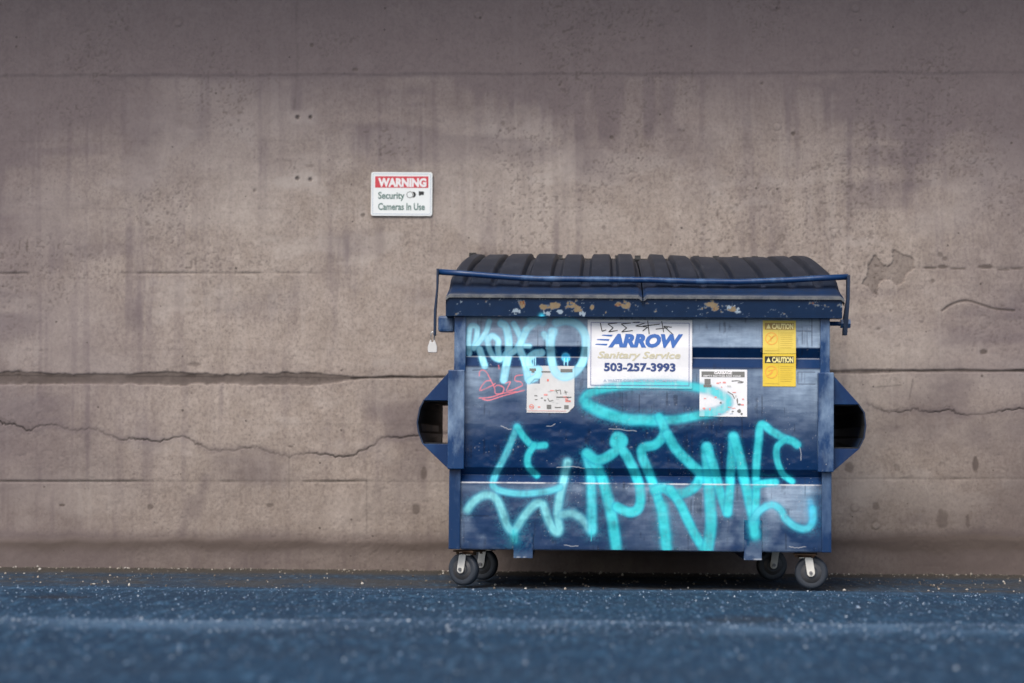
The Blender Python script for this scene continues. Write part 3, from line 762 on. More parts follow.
def spray(xs, ys):
    """xs ascending (columns), ys ascending (rows), traced pixels -> RGBA"""
    R = np.zeros((len(ys), len(xs), 4)); R[..., :3] = CY
    XX, YY = np.meshgrid(xs, ys)
    grain = fbm(XX * 0.9, YY * 0.9, 501, 3); blot = fbm(XX * 0.12, YY * 0.12, 511, 3); vs = fbm(XX * 0.5, YY * 0.05, 521, 3)
    for pts, r, soft, a, c, e in ST:
        res = stroke_dist(xs, ys, catmull(pts), r + soft * 3 + 1)
        if res is None: continue
        sl, d = res
        if r < 1.2: d = d + 0.5 * (grain[sl] - 0.5)
        al = a * (1 - sstep(r - soft, r + soft * 0.9, d))
        al = np.maximum(al, 0.24 * (1 - sstep(r - soft, r + soft * 3, d)) * sstep(0.3, 0.7, grain[sl]) * (r > 1.2))
        al = al * np.clip((0.68 if c != LB else 0.82) + 0.46 * vs[sl] + 0.75 * (blot[sl] - 0.5), 0, 1)
        t = sstep(0.45 * r, r, d)[..., None] * 0.65
        col = np.array(c) * (1 - t) + np.array(e) * t
        col = col * (0.86 + 0.28 * blot[sl])[..., None]
        al = al[..., None]
        na = al + R[sl][..., 3:] * (1 - al)
        R[sl][..., :3] = np.where(na > 1e-4, (col * al + R[sl][..., :3] * R[sl][..., 3:] * (1 - al)) / np.maximum(na, 1e-4), R[sl][..., :3])
        R[sl][..., 3:] = na
    return R

def decal_grid(x0, x1, y0, y1, step):
    xs = np.linspace(x0, x1, max(2, int((x1 - x0) / step) + 1)); ys = np.linspace(y0, y1, max(2, int((y1 - y0) / step) + 1))
    return xs, ys

# ---- front panel
xs, ys = decal_grid(461, 823, 317.5, 549.6, 0.5)
XX, YY = np.meshgrid(xs, ys)
U_, Z_ = u(XX), z(YY)
n1 = fbm(XX * 0.02, YY * 0.03, 601, 4); n2 = fbm(XX * 0.08, YY * 0.08, 611, 4); n3 = fbm(XX * 0.45, YY * 0.45, 621, 3)
hs = fbm(XX * 0.03, YY * 0.5, 631, 3); vs = fbm(XX * 0.4, YY * 0.02, 641, 3)
dent = (n1 - 0.5) * 0.019 + (n2 - 0.5) * 0.003
inner = np.minimum(sstep(461, 475, XX), sstep(823, 810, XX))
for a, b, c_, d_ in ((588, 692.5, 319.8, 388.5), (763, 796, 319.5, 385.5), (700, 747.5, 369, 416), (527.5, 575, 366.5, 413.5), (512, 538, 530, 552), (742, 766, 515, 552)):
    q = np.maximum(np.maximum(a - XX, XX - b), np.maximum(c_ - YY, YY - d_))
    inner = inner * sstep(1.0, 12.0, q)
Yd = surf(Z_) + dent * inner
P = np.stack([U_, Yd, Z_], -1)[::-1]
fade_sheen = np.zeros_like(XX)  # paint fading, with sky gloss reflection painted into the lighter rows
up = sstep(348, 345, YY)
fade_sheen += up * (0.78 + 0.5 * (n2 - 0.5) + 0.45 * (n1 - 0.5) + 0.15 * sstep(560, 760, XX) + 0.05)
mid = sstep(367, 369, YY) * sstep(470, 468, YY)
fade_sheen += mid * sstep(432, 372, YY + 50 * (n1 - 0.5)) * (0.36 + 0.50 * n2)
fade_sheen += mid * 0.42 * sstep(505, 462, XX + 40 * (n2 - 0.5)) * sstep(460, 380, YY)
fade_sheen += mid * 0.42 * sstep(755, 800, XX + 40 * (n1 - 0.5)) * sstep(465, 385, YY)
low = sstep(483, 485, YY)
fade_sheen += low * (0.06 + 0.30 * sstep(0.45, 0.65, n1 + 0.3 * (n2 - 0.5)) + 0.25 * sstep(600, 680, XX) * sstep(735, 700, XX))
fade_sheen += low * 0.75 * sstep(763, 772, XX) * sstep(532, 508, YY + 0.25 * (790 - XX)) * sstep(820, 806, XX)
fade_sheen += 0.25 * low * np.exp(-((YY - 489) / 4) ** 2)
fade_sheen *= (0.75 + 0.5 * hs) * (0.85 + 0.3 * vs)
chip = np.zeros_like(XX)
chip += 0.75 * (1 - sstep(0.3, 1.0, np.abs(YY - 483.8))) * sstep(0.35, 0.6, fbm(XX * 0.05, YY * 0, 651))
chip += 0.35 * (1 - sstep(0.2, 0.8, np.abs(YY - 357.5)))
chip += 0.28 * sstep(0.80, 0.85, fbm(XX * 0.7, YY * 0.7, 661, 2)) * sstep(0.52, 0.65, n2)
chip += 0.0 * (1 - sstep(0.3, 0.9, np.abs(YY - 549.5))) * sstep(0.45, 0.6, n3)
def scr(pts, r=0.25, k=0.55, arr=None):
    if arr is None:
        q = catmull([pts[0], [(pts[0][0] + pts[-1][0]) / 2 + 0.8, (pts[0][1] + pts[-1][1]) / 2 + 0.9], pts[-1]] if len(pts) == 2 else pts, 5)
        pts = [p + rng.normal(0, 0.22, 2) for p in q]
    res = stroke_dist(xs, ys, pts, 2)
    if res:
        sl, d = res; (chip if arr is None else arr)[sl] = np.maximum((chip if arr is None else arr)[sl], k * (1 - sstep(r - .2, r + .4, d)))
for pts in ([(502, 427), (512, 430.5)], [(548, 427), (556, 424.5)], [(610, 429), (622, 430), (637, 431)], [(558, 468), (575, 467), (586, 469)], [(566, 545), (580, 546)], [(790, 545), (806, 545)], [(800, 446), (801, 459)]): scr(pts)
dirt = 0.65 * sstep(0.52, 0.72, vs) * sstep(0.45, 0.65, n2) + 0.4 * sstep(544, 551, YY)
dirt += 0.5 * np.exp(-((YY - 368) / 1.4) ** 2)
for pts in ([(473, 371.5), (488, 370.5)], [(798, 371), (815, 371)], [(798, 383), (815, 383)], [(798, 371), (798, 383)], [(812, 318), (812, 345)], [(797, 330), (811, 330)], [(741, 369), (743, 440)], [(505, 495), (505, 520)], [(462, 517), (490, 517)], [(640, 395), (640, 415)]): scr(pts, 0.4, 0.8, dirt)
cl = lambda a: np.clip(a, 0, 1)
shelf = sstep(356, 358, YY) * sstep(368, 366.5, YY) + sstep(475, 477, YY) * sstep(483.5, 482.5, YY)
wear_shading = np.stack([cl(fade_sheen), cl(chip), cl(dirt), 1 - 0.8 * shelf], -1)[::-1]
link('front_panel', grid_mesh('front_panel', P, {'wear_shading': wear_shading, 'spray': spray(xs, ys)[::-1]}), M_panel, bin_)

# ---- posts, straps, skids
for sgn_, (a, b), (c_, d_), (e_, f_) in ((-1, (454.5, 466), (449, 465.5), (450.5, 462)), (1, (820, 829.5), (817.5, 833), (822, 831.5))):
    bm = bmesh.new(); box(bm, u(a), u(b), -0.018, 0.10, z(373), z(317))
    bm_obj('corner_post', bm, M_post, bin_, bevel=0.004)
    bm = bmesh.new(); box(bm, u(c_), u(d_), -0.045, 0.14, z(470.5), z(371.5))
    bm_obj('pocket_post', bm, M_post, bin_, bevel=0.005)
    bm = bmesh.new(); box(bm, u(e_), u(f_), -0.016, 0.10, z(550.3), z(470))
    bm_obj('lower_corner_post', bm, M_steel, bin_, bevel=0.004)
bm = bmesh.new(); box(bm, u(462.5), u(821.5), 0.006, 0.05, z(550.6), z(549.2)); bm_obj('bottom_lip', bm, M_steel, bin_)
for a, b, t in ((515.5, 534.5, 534), (745, 762.5, 519)):
    xs, ys = decal_grid(a, b, t, 558.5, 0.6); XX, YY = np.meshgrid(xs, ys)
    P = np.stack([u(XX), np.full_like(XX, -0.009), z(YY)], -1)[::-1]
    q2 = fbm(XX * 0.12, YY * 0.12, 681, 4)
    fd = sstep(0.4, 0.7, q2) * 0.25 + 0.15 * sstep(548, 556, YY)
    cp = 0.5 * (1 - sstep(0.2, 0.9, np.abs(YY - 557.8))) * sstep(.4, .6, q2)
    A_ = np.stack([fd, cp, fd * 0, fd * 0 + 1], -1)[::-1]
    q8 = [(u(p), d, z(w)) for d in (-.009, .004) for p, w in ((a, 558.5), (b, 558.5), (b, t), (a, t))]
    link('skid_strap', grid_mesh('skid_strap', P, {'wear_shading': A_, 'spray': spray(xs, ys)[::-1]}, (np.array(q8), np.array([(4, 7, 6, 5), (0, 4, 5, 1), (3, 2, 6, 7), (0, 3, 7, 4), (1, 5, 6, 2)]))), M_panel, bin_)
    bm = bmesh.new()
    box(bm, u(a), u(b), 0.004, D_BODY - 0.05, z(558.5), z(551))
    bm_obj('skid_channel', bm, M_steel, bin_, bevel=0.002)

# ---- rim
xs, ys = decal_grid(446, 841, 299, 317.5, 0.7)
XX, YY = np.meshgrid(xs, ys)
n2 = fbm(XX * 0.16, YY * 0.22, 701, 4); n3 = fbm(XX * 0.5, YY * 0.5, 711, 3)
tan = np.zeros_like(XX); gr = np.zeros_like(XX); cyn = np.zeros_like(XX)
for cx, cy, rx, ry in ((521.5, 306, 3.2, 6), (543, 308, 5, 3), (554, 307, 8, 4), (571, 306, 9, 5), (579, 311, 6, 4), (592, 308, 3, 3), (627, 306, 8, 4.5), (618, 305, 4, 3), (714, 307, 11, 6), (733, 309, 3, 4)):
    e = ((XX - cx) / rx) ** 2 + ((YY - cy) / ry) ** 2
    q = np.exp(-e * 1.1) + 1.5 * (n2 - 0.5) + 0.9 * (n3 - 0.5)
    tan = np.maximum(tan, sstep(0.58, 0.66, q)); gr = np.maximum(gr, sstep(0.50, 0.56, q) * 0.35)
gr = np.maximum(gr, sstep(0.76, 0.80, n3) * sstep(0.5, 0.6, n2) * 0.6)
for cx, cy in ((730, 308), (736, 310), (516, 313), (560, 313), (583, 314), (548, 314)):
    e = ((XX - cx) / 4) ** 2 + ((YY - cy) / 3) ** 2
    gr = np.maximum(gr, sstep(0.45, 0.55, np.exp(-e) + 1.4 * (n3 - 0.5)))
gr *= (1 - tan)
cyn = 0.8 * np.exp(-(((XX - 542) / 2.6) ** 2 + ((YY - 317) / 2.4) ** 2))
P = np.stack([u(XX), np.full_like(XX, -0.045), z(YY)], -1)[::-1]
xa, xb, za, zb = u(446), u(841), z(317.5), z(299)
ev = [(xa, -.045, za), (xb, -.045, za), (xb, -.045, zb), (xa, -.045, zb), (xa, .05, za), (xb, .05, za), (xb, .05, zb), (xa, .05, zb)]
ef = [(4, 7, 6, 5), (0, 4, 5, 1), (3, 2, 6, 7), (0, 3, 7, 4), (1, 5, 6, 2)]
link('rim', grid_mesh('rim', P, {'wear_shading': np.stack([tan, gr, cyn, np.ones_like(tan)], -1)[::-1]}, (np.array(ev), np.array(ef))), M_rim, bin_)
for a, b in ((447, 460), (827, 840)):
    bm = bmesh.new(); prism(bm, [(0.052, z(317)), (0.052, z(300)), (D_BODY + .02, z(253)), (D_BODY + .02, z(268))], 'x', u(a), u(b))
    bm_obj('side_rim', bm, M_steel, bin_, bevel=0.003)

# ---- lids
D_LID, LZ0, LH = 1.36, z(296.5), 0.270
def lid_z(t): return LZ0 + LH * (1 - (1 - t) ** 1.75)
def make_lid(a, b, ribs, outer):
    """a, b: traced front limits; ribs: (start, end) traced on the rear edge; outer: -1 or 1, the side that tapers"""
    nx, ny = 190, 46
    s = np.linspace(0, 1, nx); t = np.linspace(0, 1, ny)
    Sg, T = np.meshgrid(s, t)
    x = u(a) + (u(b) - u(a)) * Sg
    tap = 0.080 * T * (np.clip(1 - Sg, 0, 1) if outer < 0 else np.clip(Sg, 0, 1))
    x = x - outer * tap
    zz = lid_z(T)
    k = D_BIN / (D_BIN + D_LID); vp = 574
    f = np.zeros_like(x)
    for r0, r1 in ribs:
        ru0, ru1 = u(vp + (r0 - vp) / k), u(vp + (r1 - vp) / k)
        # ribs run straight back; relative place on the rear edge carries over
        xr = u(a) + (u(b) - u(a)) * Sg - outer * 0.080 * (np.clip(1 - Sg, 0, 1) if outer < 0 else np.clip(Sg, 0, 1))
        e = 0.009
        f = np.maximum(f, sstep(ru0 - e, ru0 + e, xr) * (1 - sstep(ru1 - e, ru1 + e, xr)))
    rise = sstep(0.10, 0.17, T) * 0.031
    zz = zz + f * rise + 0.022 * (fbm(x * 2.2 + 9, T * 2.5, 951, 3) - 0.5) * sstep(0, .2, T)
    d = -0.055 + (D_LID + 0.055) * T
    edge = np.minimum(Sg, 1 - Sg)
    zz = zz - 0.012 * sstep(0.02, 0.0, edge)
    blue = 0.9 * sstep(0.16, 0.06, T) + 0.15 * (1 - f) * sstep(0.5, 0.1, T)
    grey = np.zeros_like(x); grey[0] = 1.0; grey[1] = 0.1
    top = np.stack([x, d, zz], -1)
    # skirt all round
    fr = top[:1].copy(); fr[..., 2] -= 0.013; bk = top[-1:].copy(); bk[..., 2] -= 0.03
    P = np.concatenate([fr, top, bk]); blue = np.concatenate([blue[:1] * 0, blue, blue[-1:]]); grey = np.concatenate([grey[:1], grey, grey[-1:]])
    lf = P[:, :1].copy(); lf[..., 2] -= 0.035; rt = P[:, -1:].copy(); rt[..., 2] -= 0.035
    P = np.concatenate([lf, P, rt], 1)
    blue = np.pad(blue, ((0, 0), (1, 1)), 'edge'); grey = np.pad(grey, ((0, 0), (1, 1)), 'edge')
    W_ = np.stack([blue, grey, blue * 0, blue * 0 + 1], -1)
    me = grid_mesh('lid', P, {'wear_shading': W_}); me.set_sharp_from_angle(angle=math.radians(32))
    return link('lid', me, M_lid, bin_)
make_lid(446, 642, [(468, 486), (491, 509), (513, 534), (540, 559), (567, 584), (592, 610), (616, 631)], -1)
make_lid(643.5, 843, [(647, 661), (667, 684), (689, 709), (714, 734), (739, 758), (764, 780), (786, 806)], 1)
bm = bmesh.new()
zh = lid_z(1.0)
tube(bm, [(u(455), D_LID + 0.02, zh + 0.008), (u(832), D_LID + 0.02, zh + 0.008)], 0.014, 10)
for q in np.linspace(470, 820, 17):
    tube(bm, [(u(q) - 0.016, D_LID + 0.02, zh + 0.016), (u(q) + 0.016, D_LID + 0.02, zh + 0.016)], 0.024, 10)
box(bm, u(456), u(464), D_LID - 0.03, D_LID + 0.05, zh - 0.06, zh + 0.045)
box(bm, u(824), u(831), D_LID - 0.03, D_LID + 0.05, zh - 0.06, zh + 0.03)
bm_obj('hinge_rod', bm, M_dark, bin_)

# ---- lock bar across the lids
Y_BAR = 0.085
k_bar = D_BIN / (D_BIN + Y_BAR)
def ub(p): return u(578 + (p - 578) / k_bar)
def zb_(p): return CAM_H + ((445 - p) / k_bar) * S
bm = bmesh.new()
pts = [(436.5, 272.8), (470, 275.0), (510, 278.0), (540, 279.4), (600, 279.6), (650, 279.8), (690, 281.0), (740, 281.2), (790, 279.0), (820, 277.0), (848, 275.5)]
tube(bm, [(ub(a), Y_BAR, zb_(b)) for a, b in pts], 0.0145, 12)
bar = bm_obj('lock_bar', bm, M_bar, bin_, smooth=True)
bm = bmesh.new(); prism(bm, [(ub(436), zb_(270)), (ub(438.2), zb_(270)), (ub(437.9), zb_(284)), (ub(436.2), zb_(312)), (ub(435.9), zb_(337)), (ub(433.6), zb_(337)), (ub(433.8), zb_(312)), (ub(436), zb_(290))], 'y', Y_BAR - 0.025, Y_BAR + 0.025)
bm_obj('lock_arm', bm, M_arm, bar, bevel=0.001)
bm = bmesh.new(); prism(bm, [(ub(846.5), zb_(274)), (ub(849.5), zb_(274)), (ub(849), zb_(300)), (ub(846.5), zb_(334)), (ub(842.6), zb_(334)), (ub(843), zb_(318)), (ub(846.2), zb_(298))], 'y', Y_BAR - 0.025, Y_BAR + 0.025)
bm_obj('lock_arm', bm, M_arm, bar, bevel=0.001)
bm = bmesh.new(); box(bm, ub(438.5), ub(454.5), Y_BAR - 0.05, Y_BAR + 0.05, zb_(333.5), zb_(317.5))
bm_obj('pivot_bracket', bm, M_post, bin_, bevel=0.012)
bm = bmesh.new()
tube(bm, [(ub(828), Y_BAR, zb_(322.5)), (ub(846), Y_BAR, zb_(322.5))], 0.011, 10)
tube(bm, [(ub(840.5), Y_BAR, zb_(322.5)), (ub(850), Y_BAR, zb_(322.5))], 0.024, 6)
bm_obj('pivot_pin', bm, M_bar, bin_)

# ---- fork pockets
def pocket(outer, hole, side):
    """traced outlines: outer boundary from the top corner on the body down to the bottom corner; hole = top and bottom lines"""
    ht, hb = z(hole[0]), z(hole[1])
    o = [(u(a), z(b)) for a, b in outer]
    xin = o[0][0]
    up = [p for p in o if p[1] >= ht - 1e-6]; lo = [p for p in o if p[1] <= hb + 1e-6]; mid = [p for p in o if hb - 1e-6 <= p[1] <= ht + 1e-6]
    y0, y1 = 0.0, 1.25
    bm = bmesh.new()
    prism(bm, up + [(xin, ht)], 'y', y0, y1)
    prism(bm, [(xin, hb)] + lo, 'y', y0, y1)
    th = 0.007 * side
    bm_obj('fork_pocket', bm, M_pocket, bin_, bevel=0.002)
    bm = bmesh.new()
    A = mid + [(p[0] - th, p[1]) for p in reversed(mid)]
    xf = mid[0][0] - side * 0.020
    B = [(xf, p[1]) for p in mid] + [(xf - th, p[1]) for p in reversed(mid)]
    va = [bm.verts.new((p[0], y0 + 0.004, p[1])) for p in A]; vb = [bm.verts.new((p[0], y1, p[1])) for p in B]
    n = len(A)
    bm.faces.new(va); bm.faces.new(vb[::-1])
    for k in range(n): bm.faces.new((va[k], vb[k], vb[(k + 1) % n], va[(k + 1) % n]))
    bm_obj('pocket_side', bm, M_arm, bin_)
    # near-black inner faces of the pocket
    bm = bmesh.new()
    hx = [p[0] for p in mid]
    ins = (min(hx) if side > 0 else max(hx)) - th * 1.2
    box(bm, min(xin, ins), max(xin, ins), y0 + 0.02, y1 - 0.02, ht - 0.006, ht - 0.002)
    box(bm, min(xin, ins), max(xin, ins), y0 + 0.02, y1 - 0.02, hb + 0.002, hb + 0.006)
    q0 = [(p[0] - th * 1.15, p[1]) for p in mid]; q1 = [(xf - th * 1.15, p[1]) for p in q0]
    a_ = [bm.verts.new((p[0], y0 + 0.012, p[1])) for p in q0]; b_ = [bm.verts.new((p[0], y1 - 0.01, p[1])) for p in q1]
    for k in range(len(q0) - 1): bm.faces.new((a_[k], a_[k + 1], b_[k + 1], b_[k]))
    bm_obj('pocket_lining', bm, M_dark, bin_)
pocket([(450, 372.5), (423.5, 402), (419.5, 410), (417, 424), (418.5, 434), (423, 445.5), (450, 471)], (402, 445.5), -1)
pocket([(832, 372.5), (859.5, 403), (865, 411), (866.5, 424), (865, 436), (859.5, 447), (832, 471)], (403, 447), 1)

# ---- casters
def make_caster(x, y, rot):
    bm = bmesh.new(); zt = z(552)
    box(bm, -0.062, 0.062, -0.055, 0.055, zt - 0.008, zt)
    for a in (-0.045, 0.045):
        for b in (-0.04, 0.04): tube(bm, [(a, b, zt - 0.008), (a, b, zt - 0.018)], 0.008, 6)
    tube(bm, [(0, 0, zt - 0.008), (0, 0, zt - 0.024)], 0.035, 16)
    o = bm_obj('caster', bm, M_rust, bin_); o.location = (x, y, 0); o.rotation_euler = (0, 0, rot)
    R, tr = 0.081, 0.030             # wheel turns about local X; it trails the swivel along +Y
    M = Matrix.Translation((0, tr, R))
    bm = bmesh.new()
    lathe(bm, [(0.050, -0.020), (0.066, -0.022), (0.075, -0.019), (0.080, -0.011), (0.081, 0.0), (0.080, 0.011), (0.075, 0.019), (0.066, 0.022), (0.050, 0.020)], 40, M)
    bm_obj('tyre', bm, M_rubber, o, smooth=True)
    bm = bmesh.new()
    lathe(bm, [(0.012, -0.024), (0.022, -0.024), (0.026, -0.0195), (0.050, -0.0215), (0.051, -0.018), (0.051, 0.018), (0.050, 0.0215), (0.026, 0.0195), (0.022, 0.024), (0.012, 0.024)], 32, M)
    bm_obj('rim', bm, M_hub, o, smooth=True)
    bm = bmesh.new()
    for sx_ in (-1, 1):
        x0, x1 = sx_ * 0.030, sx_ * 0.0345
        w = 0.019
        arc = [(tr + w * math.cos(a), R + w * math.sin(a)) for a in np.linspace(math.pi, 2 * math.pi, 9)]
        prism(bm, [(tr - 0.030, zt - 0.022)] + arc + [(tr + 0.008, zt - 0.022)], 'x', min(x0, x1), max(x0, x1))
    box(bm, -0.0345, 0.0345, -0.026, 0.03, zt - 0.0235, zt - 0.0195)
    bm_obj('fork', bm, M_zinc, o, bevel=0.001)
    bm = bmesh.new(); tube(bm, [(-0.042, tr, R), (0.042, tr, R)], 0.009, 6); bm_obj('axle_bolt', bm, M_bolt, o)
    return o
make_caster(u(470.5), 0.085, math.radians(62))
make_caster(u(807.5), 0.085, math.radians(-99))
make_caster(u(486), 0.60, math.radians(70))
make_caster(u(792), 0.80, math.radians(105))

# ---- signs and stickers on the front
def sticker(name, x0, x1, y0, y1, mat, step=0.5, cut=None, label=None):
    xs, ys = decal_grid(x0, x1, y0, y1, step)
    XX, YY = np.meshgrid(xs, ys)
    zz = z(YY)
    d = np.interp(zz, pz_, qd_) - 0.0025
    P = np.stack([u(XX), d, zz], -1)[::-1]
    me = grid_mesh(name, P, {'spray': spray(xs, ys)[::-1]})
    if cut:
        bm = bmesh.new(); bm.from_mesh(me)
        kill = []
        for f in bm.faces:
            c = f.calc_center_median(); p = c.x / S + 641; q = 588 - c.z / S
            if cut(p, q): kill.append(f)
        bmesh.ops.delete(bm, geom=kill, context='FACES'); bm.to_mesh(me); bm.free()
    o = link(name, me, mat, bin_)
    if label: o['label'] = label
    return o
def T(i, body, x0, x1, ybase, cap, **k):
    """text traced between x0 and x1, capitals cap pixels tall, baseline ybase"""
    i.text(body, cap * S / 0.70, u(x0), z(ybase), width=(x1 - x0) * S, **k)
def build(i, name, mat, parent, off=0.0012): return i.build(name, mat, parent, stick, off)

cs = sticker('company_sign', 588, 692.5, 319.8, 388.5, M_white, 0.5, None, 'white ARROW company sign crossed by the cyan spray ring')
i = Ink(); i.frame(u(591), u(689.8), z(385.8), z(322.5), 0.0028); build(i, 'border', I_border, cs, 0.0008)
i = Ink()
T(i, 'ARROW', 608.5, 683.5, 346.5, 11.8, bold=0.0052, shear=0.22)
for a, b, yy in ((602, 612, 335.8), (597, 609, 340.2), (595.5, 607, 344.9)): i.poly([(u(a), z(yy)), (u(b), z(yy + .9)), (u(b + 1), z(yy - .9)), (u(a + 1), z(yy - .9))])
build(i, 'lettering', I_blue, cs)
i = Ink(); T(i, 'Sanitary Service', 598, 681, 358.3, 6.6, bold=0.0012, shear=0.25); build(i, 'lettering', I_sand, cs)
i = Ink(); T(i, '503-257-3993', 604.5, 676, 371, 7.6, bold=0.0022); build(i, 'lettering', I_navy, cs)
i = Ink(); T(i, 'A WASTE CONNECTIONS COMPANY', 604, 678, 382, 2.6, bold=0.0004); build(i, 'lettering', I_faint, cs)
i = Ink()
for st in ([(600.5, 323), (602.4, 331.5), (606.5, 330)], [(617.5, 323), (608, 324), (613.5, 328), (609, 332), (618, 330.5)], [(631, 323), (621.5, 324), (627, 328), (622, 332), (633, 330.5)], [(645, 323), (636, 326), (648, 327), (643, 331)],
           [(643, 326), (660, 324)], [(648, 320.5), (649.5, 334)], [(662, 321), (664, 332)], [(672, 327), (664, 326), (673, 334)], [(656, 329), (668, 327.5)], [(633, 322.5), (640, 322)]):
    i.ribbon([(u(a), z(b)) for a, b in st], 0.0042)
build(i, 'marker_scrawl', I_black, cs, 0.0018)

def caution(x0, x1, y0, y1, mat, band, pale, label, icon):
    o = sticker('caution_sticker', x0, x1, y0, y1, mat, 0.6, None, label)
    w = x1 - x0
    i = Ink(); i.rect(u(x0 + 2), u(x1 - 2), z(y0 + 9.2), z(y0 + 2.4)); build(i, 'header', band, o, 0.0008)
    i = Ink(); T(i, 'CAUTION', x0 + 9.2, x1 - 2.6, y0 + 8.4, 5.0, bold=0.0016)
    i.poly([(u(x0 + 3.4), z(y0 + 8.2)), (u(x0 + 8), z(y0 + 8.2)), (u(x0 + 5.7), z(y0 + 3.4))]); build(i, 'lettering', pale, o, 0.0014)
    i = Ink(); i.ring(u(x0 + 8.6), z(y0 + 18.2), 6.3 * S, 0.85 * S)
    i.ribbon([(u(x0 + 4.6), z(y0 + 22)), (u(x0 + 12.6), z(y0 + 14.4))], 0.8 * S)
    for st in icon: i.ribbon([(u(x0 + a), z(y0 + b)) for a, b in st], 0.9 * S)
    build(i, 'prohibition_symbol', I_orange, o, 0.001)
    i = Ink(); i.rect(u(x0 + 15.8), u(x0 + 16.1), z(y1 - 1.4), z(y0 + 10)); i.rect(u(x0 + 2), u(x0 + 15.5), z(y1 - 2.6), z(y1 - 3.0))
    for k in range(8):
        yy = y0 + 12.5 + k * 2.1
        if yy < y1 - 2: i.rect(u(x0 + 17.5), u(x1 - 2.5 - (k * 7 % 5) * 0.5), z(yy + .22), z(yy - .22))
    build(i, 'fine_print', I_line, o, 0.001)
caution(763, 796, 319.5, 352.6, M_yellow2, I_brown, I_pale, 'faded upper yellow caution sticker', [[(6, 15), (9, 18), (11, 15)], [(8, 18), (8, 21)]])
caution(763, 796, 353.0, 385.5, M_yellow, I_black, I_pale, 'lower yellow caution sticker with black header', [[(5.5, 17), (10, 16)], [(7, 21), (10, 18)]])

# garbage instruction sticker, right
o = sticker('instruction_sticker', 700, 747.5, 369, 416, M_white, 0.5, None, 'white pictogram sticker under the cyan spray ring')
i = Ink(); i.rect(u(702), u(745), z(376.6), z(371)); build(i, 'header', I_grey, o, 0.0008)
i = Ink(); T(i, 'GARBAGE', 714.5, 732.5, 373.6, 2.6, bold=0.0008); T(i, 'EMPTY BOTTLES AND CANS', 704, 741, 376.2, 1.5, bold=0.0002); build(i, 'lettering', I_offwhite, o, 0.0014)
R = random.Random(5)
def one(how, *a, name='pictogram', mat=None):
    i = Ink(); getattr(i, how)(*a); build(i, name, mat or I_grey, o, 0.001)
one('rect', u(705), u(711), z(384), z(378.5)); one('rect', u(704), u(712), z(386.8), z(384.2))
for st in ([(732, 380.5), (738, 380), (744, 381.5)], [(738, 382), (743, 382)], [(728, 391), (733, 394), (735, 398)]): one('ribbon', [(u(a), z(b)) for a, b in st], 0.9 * S)
for a, b, w_, h_ in ((737, 397, 1.4, 6), (720, 401, 2.4, 2.4), (738, 402.5, 3.6, 2.2), (737.5, 408.5, 4.6, 4), (741, 412, 2.4, 2.4), (732, 410, 2.4, 1.4)):
    pts = [(u(a + w_ / 2 + w_ / 2 * math.cos(t_a) * R.uniform(.7, 1.2)), z(b + h_ / 2 + h_ / 2 * math.sin(t_a) * R.uniform(.7, 1.2))) for t_a in np.linspace(0, 2 * math.pi, 9)[:-1]]
    one('poly', pts)
for a, b, r_ in ((704.5, 408, 1.5), (720.5, 382, .9), (743.5, 398.5, 1.1), (722, 386.5, .8)): one('poly', [(u(a + r_ * math.cos(q)), z(b + r_ * .7 * math.sin(q))) for q in np.linspace(0, 2 * math.pi, 8)[:-1]], name='red_mark', mat=I_pink)

for k in range(16):
    a, b = R.uniform(704, 742), R.uniform(379, 413); c_ = R.choice((I_lgrey, I_faint, I_pink, I_lgrey))
    one('rect', u(a), u(a + R.uniform(1.2, 4)), z(b + R.uniform(.5, 2.2)), z(b), mat=c_)
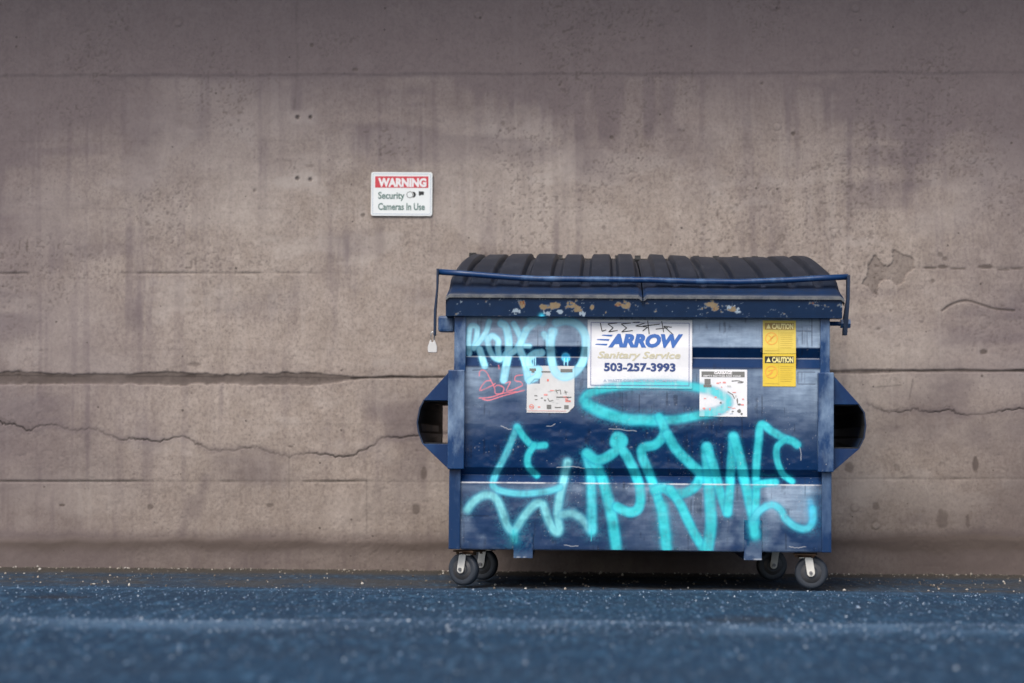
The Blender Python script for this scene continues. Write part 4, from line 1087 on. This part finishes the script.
# recycling sticker, left: torn notch and cut corner
def cutL(p, q): return ((p - 575) + (q - 413.5) > -6.5) or (530.5 < p < 540.5 and 379.5 < q < 384.6 and (p - 530.5) > (384.6 - q) * 0.9)
o = sticker('instruction_sticker', 527.5, 575, 366.5, 413.5, M_white2, 0.5, cutL, 'torn white pictogram sticker under the pale blue spray')
for a, b, c_, d_ in ((530, 536.5, 371.8, 369.2), (561, 573, 372.8, 369.6), (542, 551, 373.2, 371.8), (532, 535, 373.4, 371.8), (557, 572, 398.4, 397.2), (547.5, 552, 409.8, 405.5), (565, 569.5, 409.6, 405.8), (555.5, 562, 408.6, 407.6)): one('rect', u(a), u(b), z(c_), z(d_))
for st in ([(556.5, 390), (558, 394)], [(556, 391.5), (561, 390.5), (561.5, 395)], [(565.5, 391), (567, 395)], [(565, 393), (568, 392.5)], [(548.5, 399), (550, 402), (554, 401)], [(566, 400), (571, 402)]):
    one('ribbon', [(u(a), z(b)) for a, b in st], 0.8 * S)
one('ring', u(532.3), z(407.6), 2.5 * S, 0.7 * S, 16, name='red_mark', mat=I_salmon)
for a, b, c_, d_ in ((530.8, 533.8, 408.2, 407), (538.5, 541, 408.4, 407.2), (528.5, 567, 411.9, 411.5), (566, 571.5, 402.6, 401), (547.5, 549.5, 382, 379.8)): one('rect', u(a), u(b), z(c_), z(d_), name='red_mark', mat=I_salmon)
for k in range(16):
    a, b = R.uniform(530, 569), R.uniform(387, 409); c_ = R.choice((I_lgrey, I_sand, I_pink, I_lgrey, I_grey))
    if a + b < 977: one('rect', u(a), u(a + R.uniform(1.2, 4)), z(b + R.uniform(.5, 1.8)), z(b), mat=c_)

# ------------------------------------------------------------------ padlock hanging from the lock arm
Mb = Matrix.LocRotScale(bin_.location, bin_.rotation_euler, None)
pl = empty('padlock', Mb @ Vector((ub(432.6), Y_BAR, zb_(354))))
pl.rotation_euler = (0, 0, BIN_YAW)
tag(pl, 'pale padlock hanging from the left lock arm of the dumpster', 'padlock')
bm = bmesh.new(); w = 4.6 * S
prism(bm, [(-w, 0.004), (-w + .004, 0), (w - .004, 0), (w, 0.004), (w, 0.030), (w * .62, 0.052), (w * .5, 0.060), (w * .25, 0.060), (w * .2, 0.050), (-w * .2, 0.050), (-w * .25, 0.060), (-w * .5, 0.060), (-w * .62, 0.052), (-w, 0.030)], 'y', -0.013, 0.013)
bm_obj('body', bm, M_lock, pl, bevel=0.002)
bm = bmesh.new()
tube(bm, [(-w * .38, 0, 0.055), (-w * .38, 0, 0.085), (-w * .25, 0, 0.096), (0.0, 0, 0.101), (w * .25, 0, 0.096), (w * .38, 0, 0.085), (w * .38, 0, 0.055)], 0.0038, 8)
bm_obj('shackle', bm, M_shackle, pl, smooth=True)
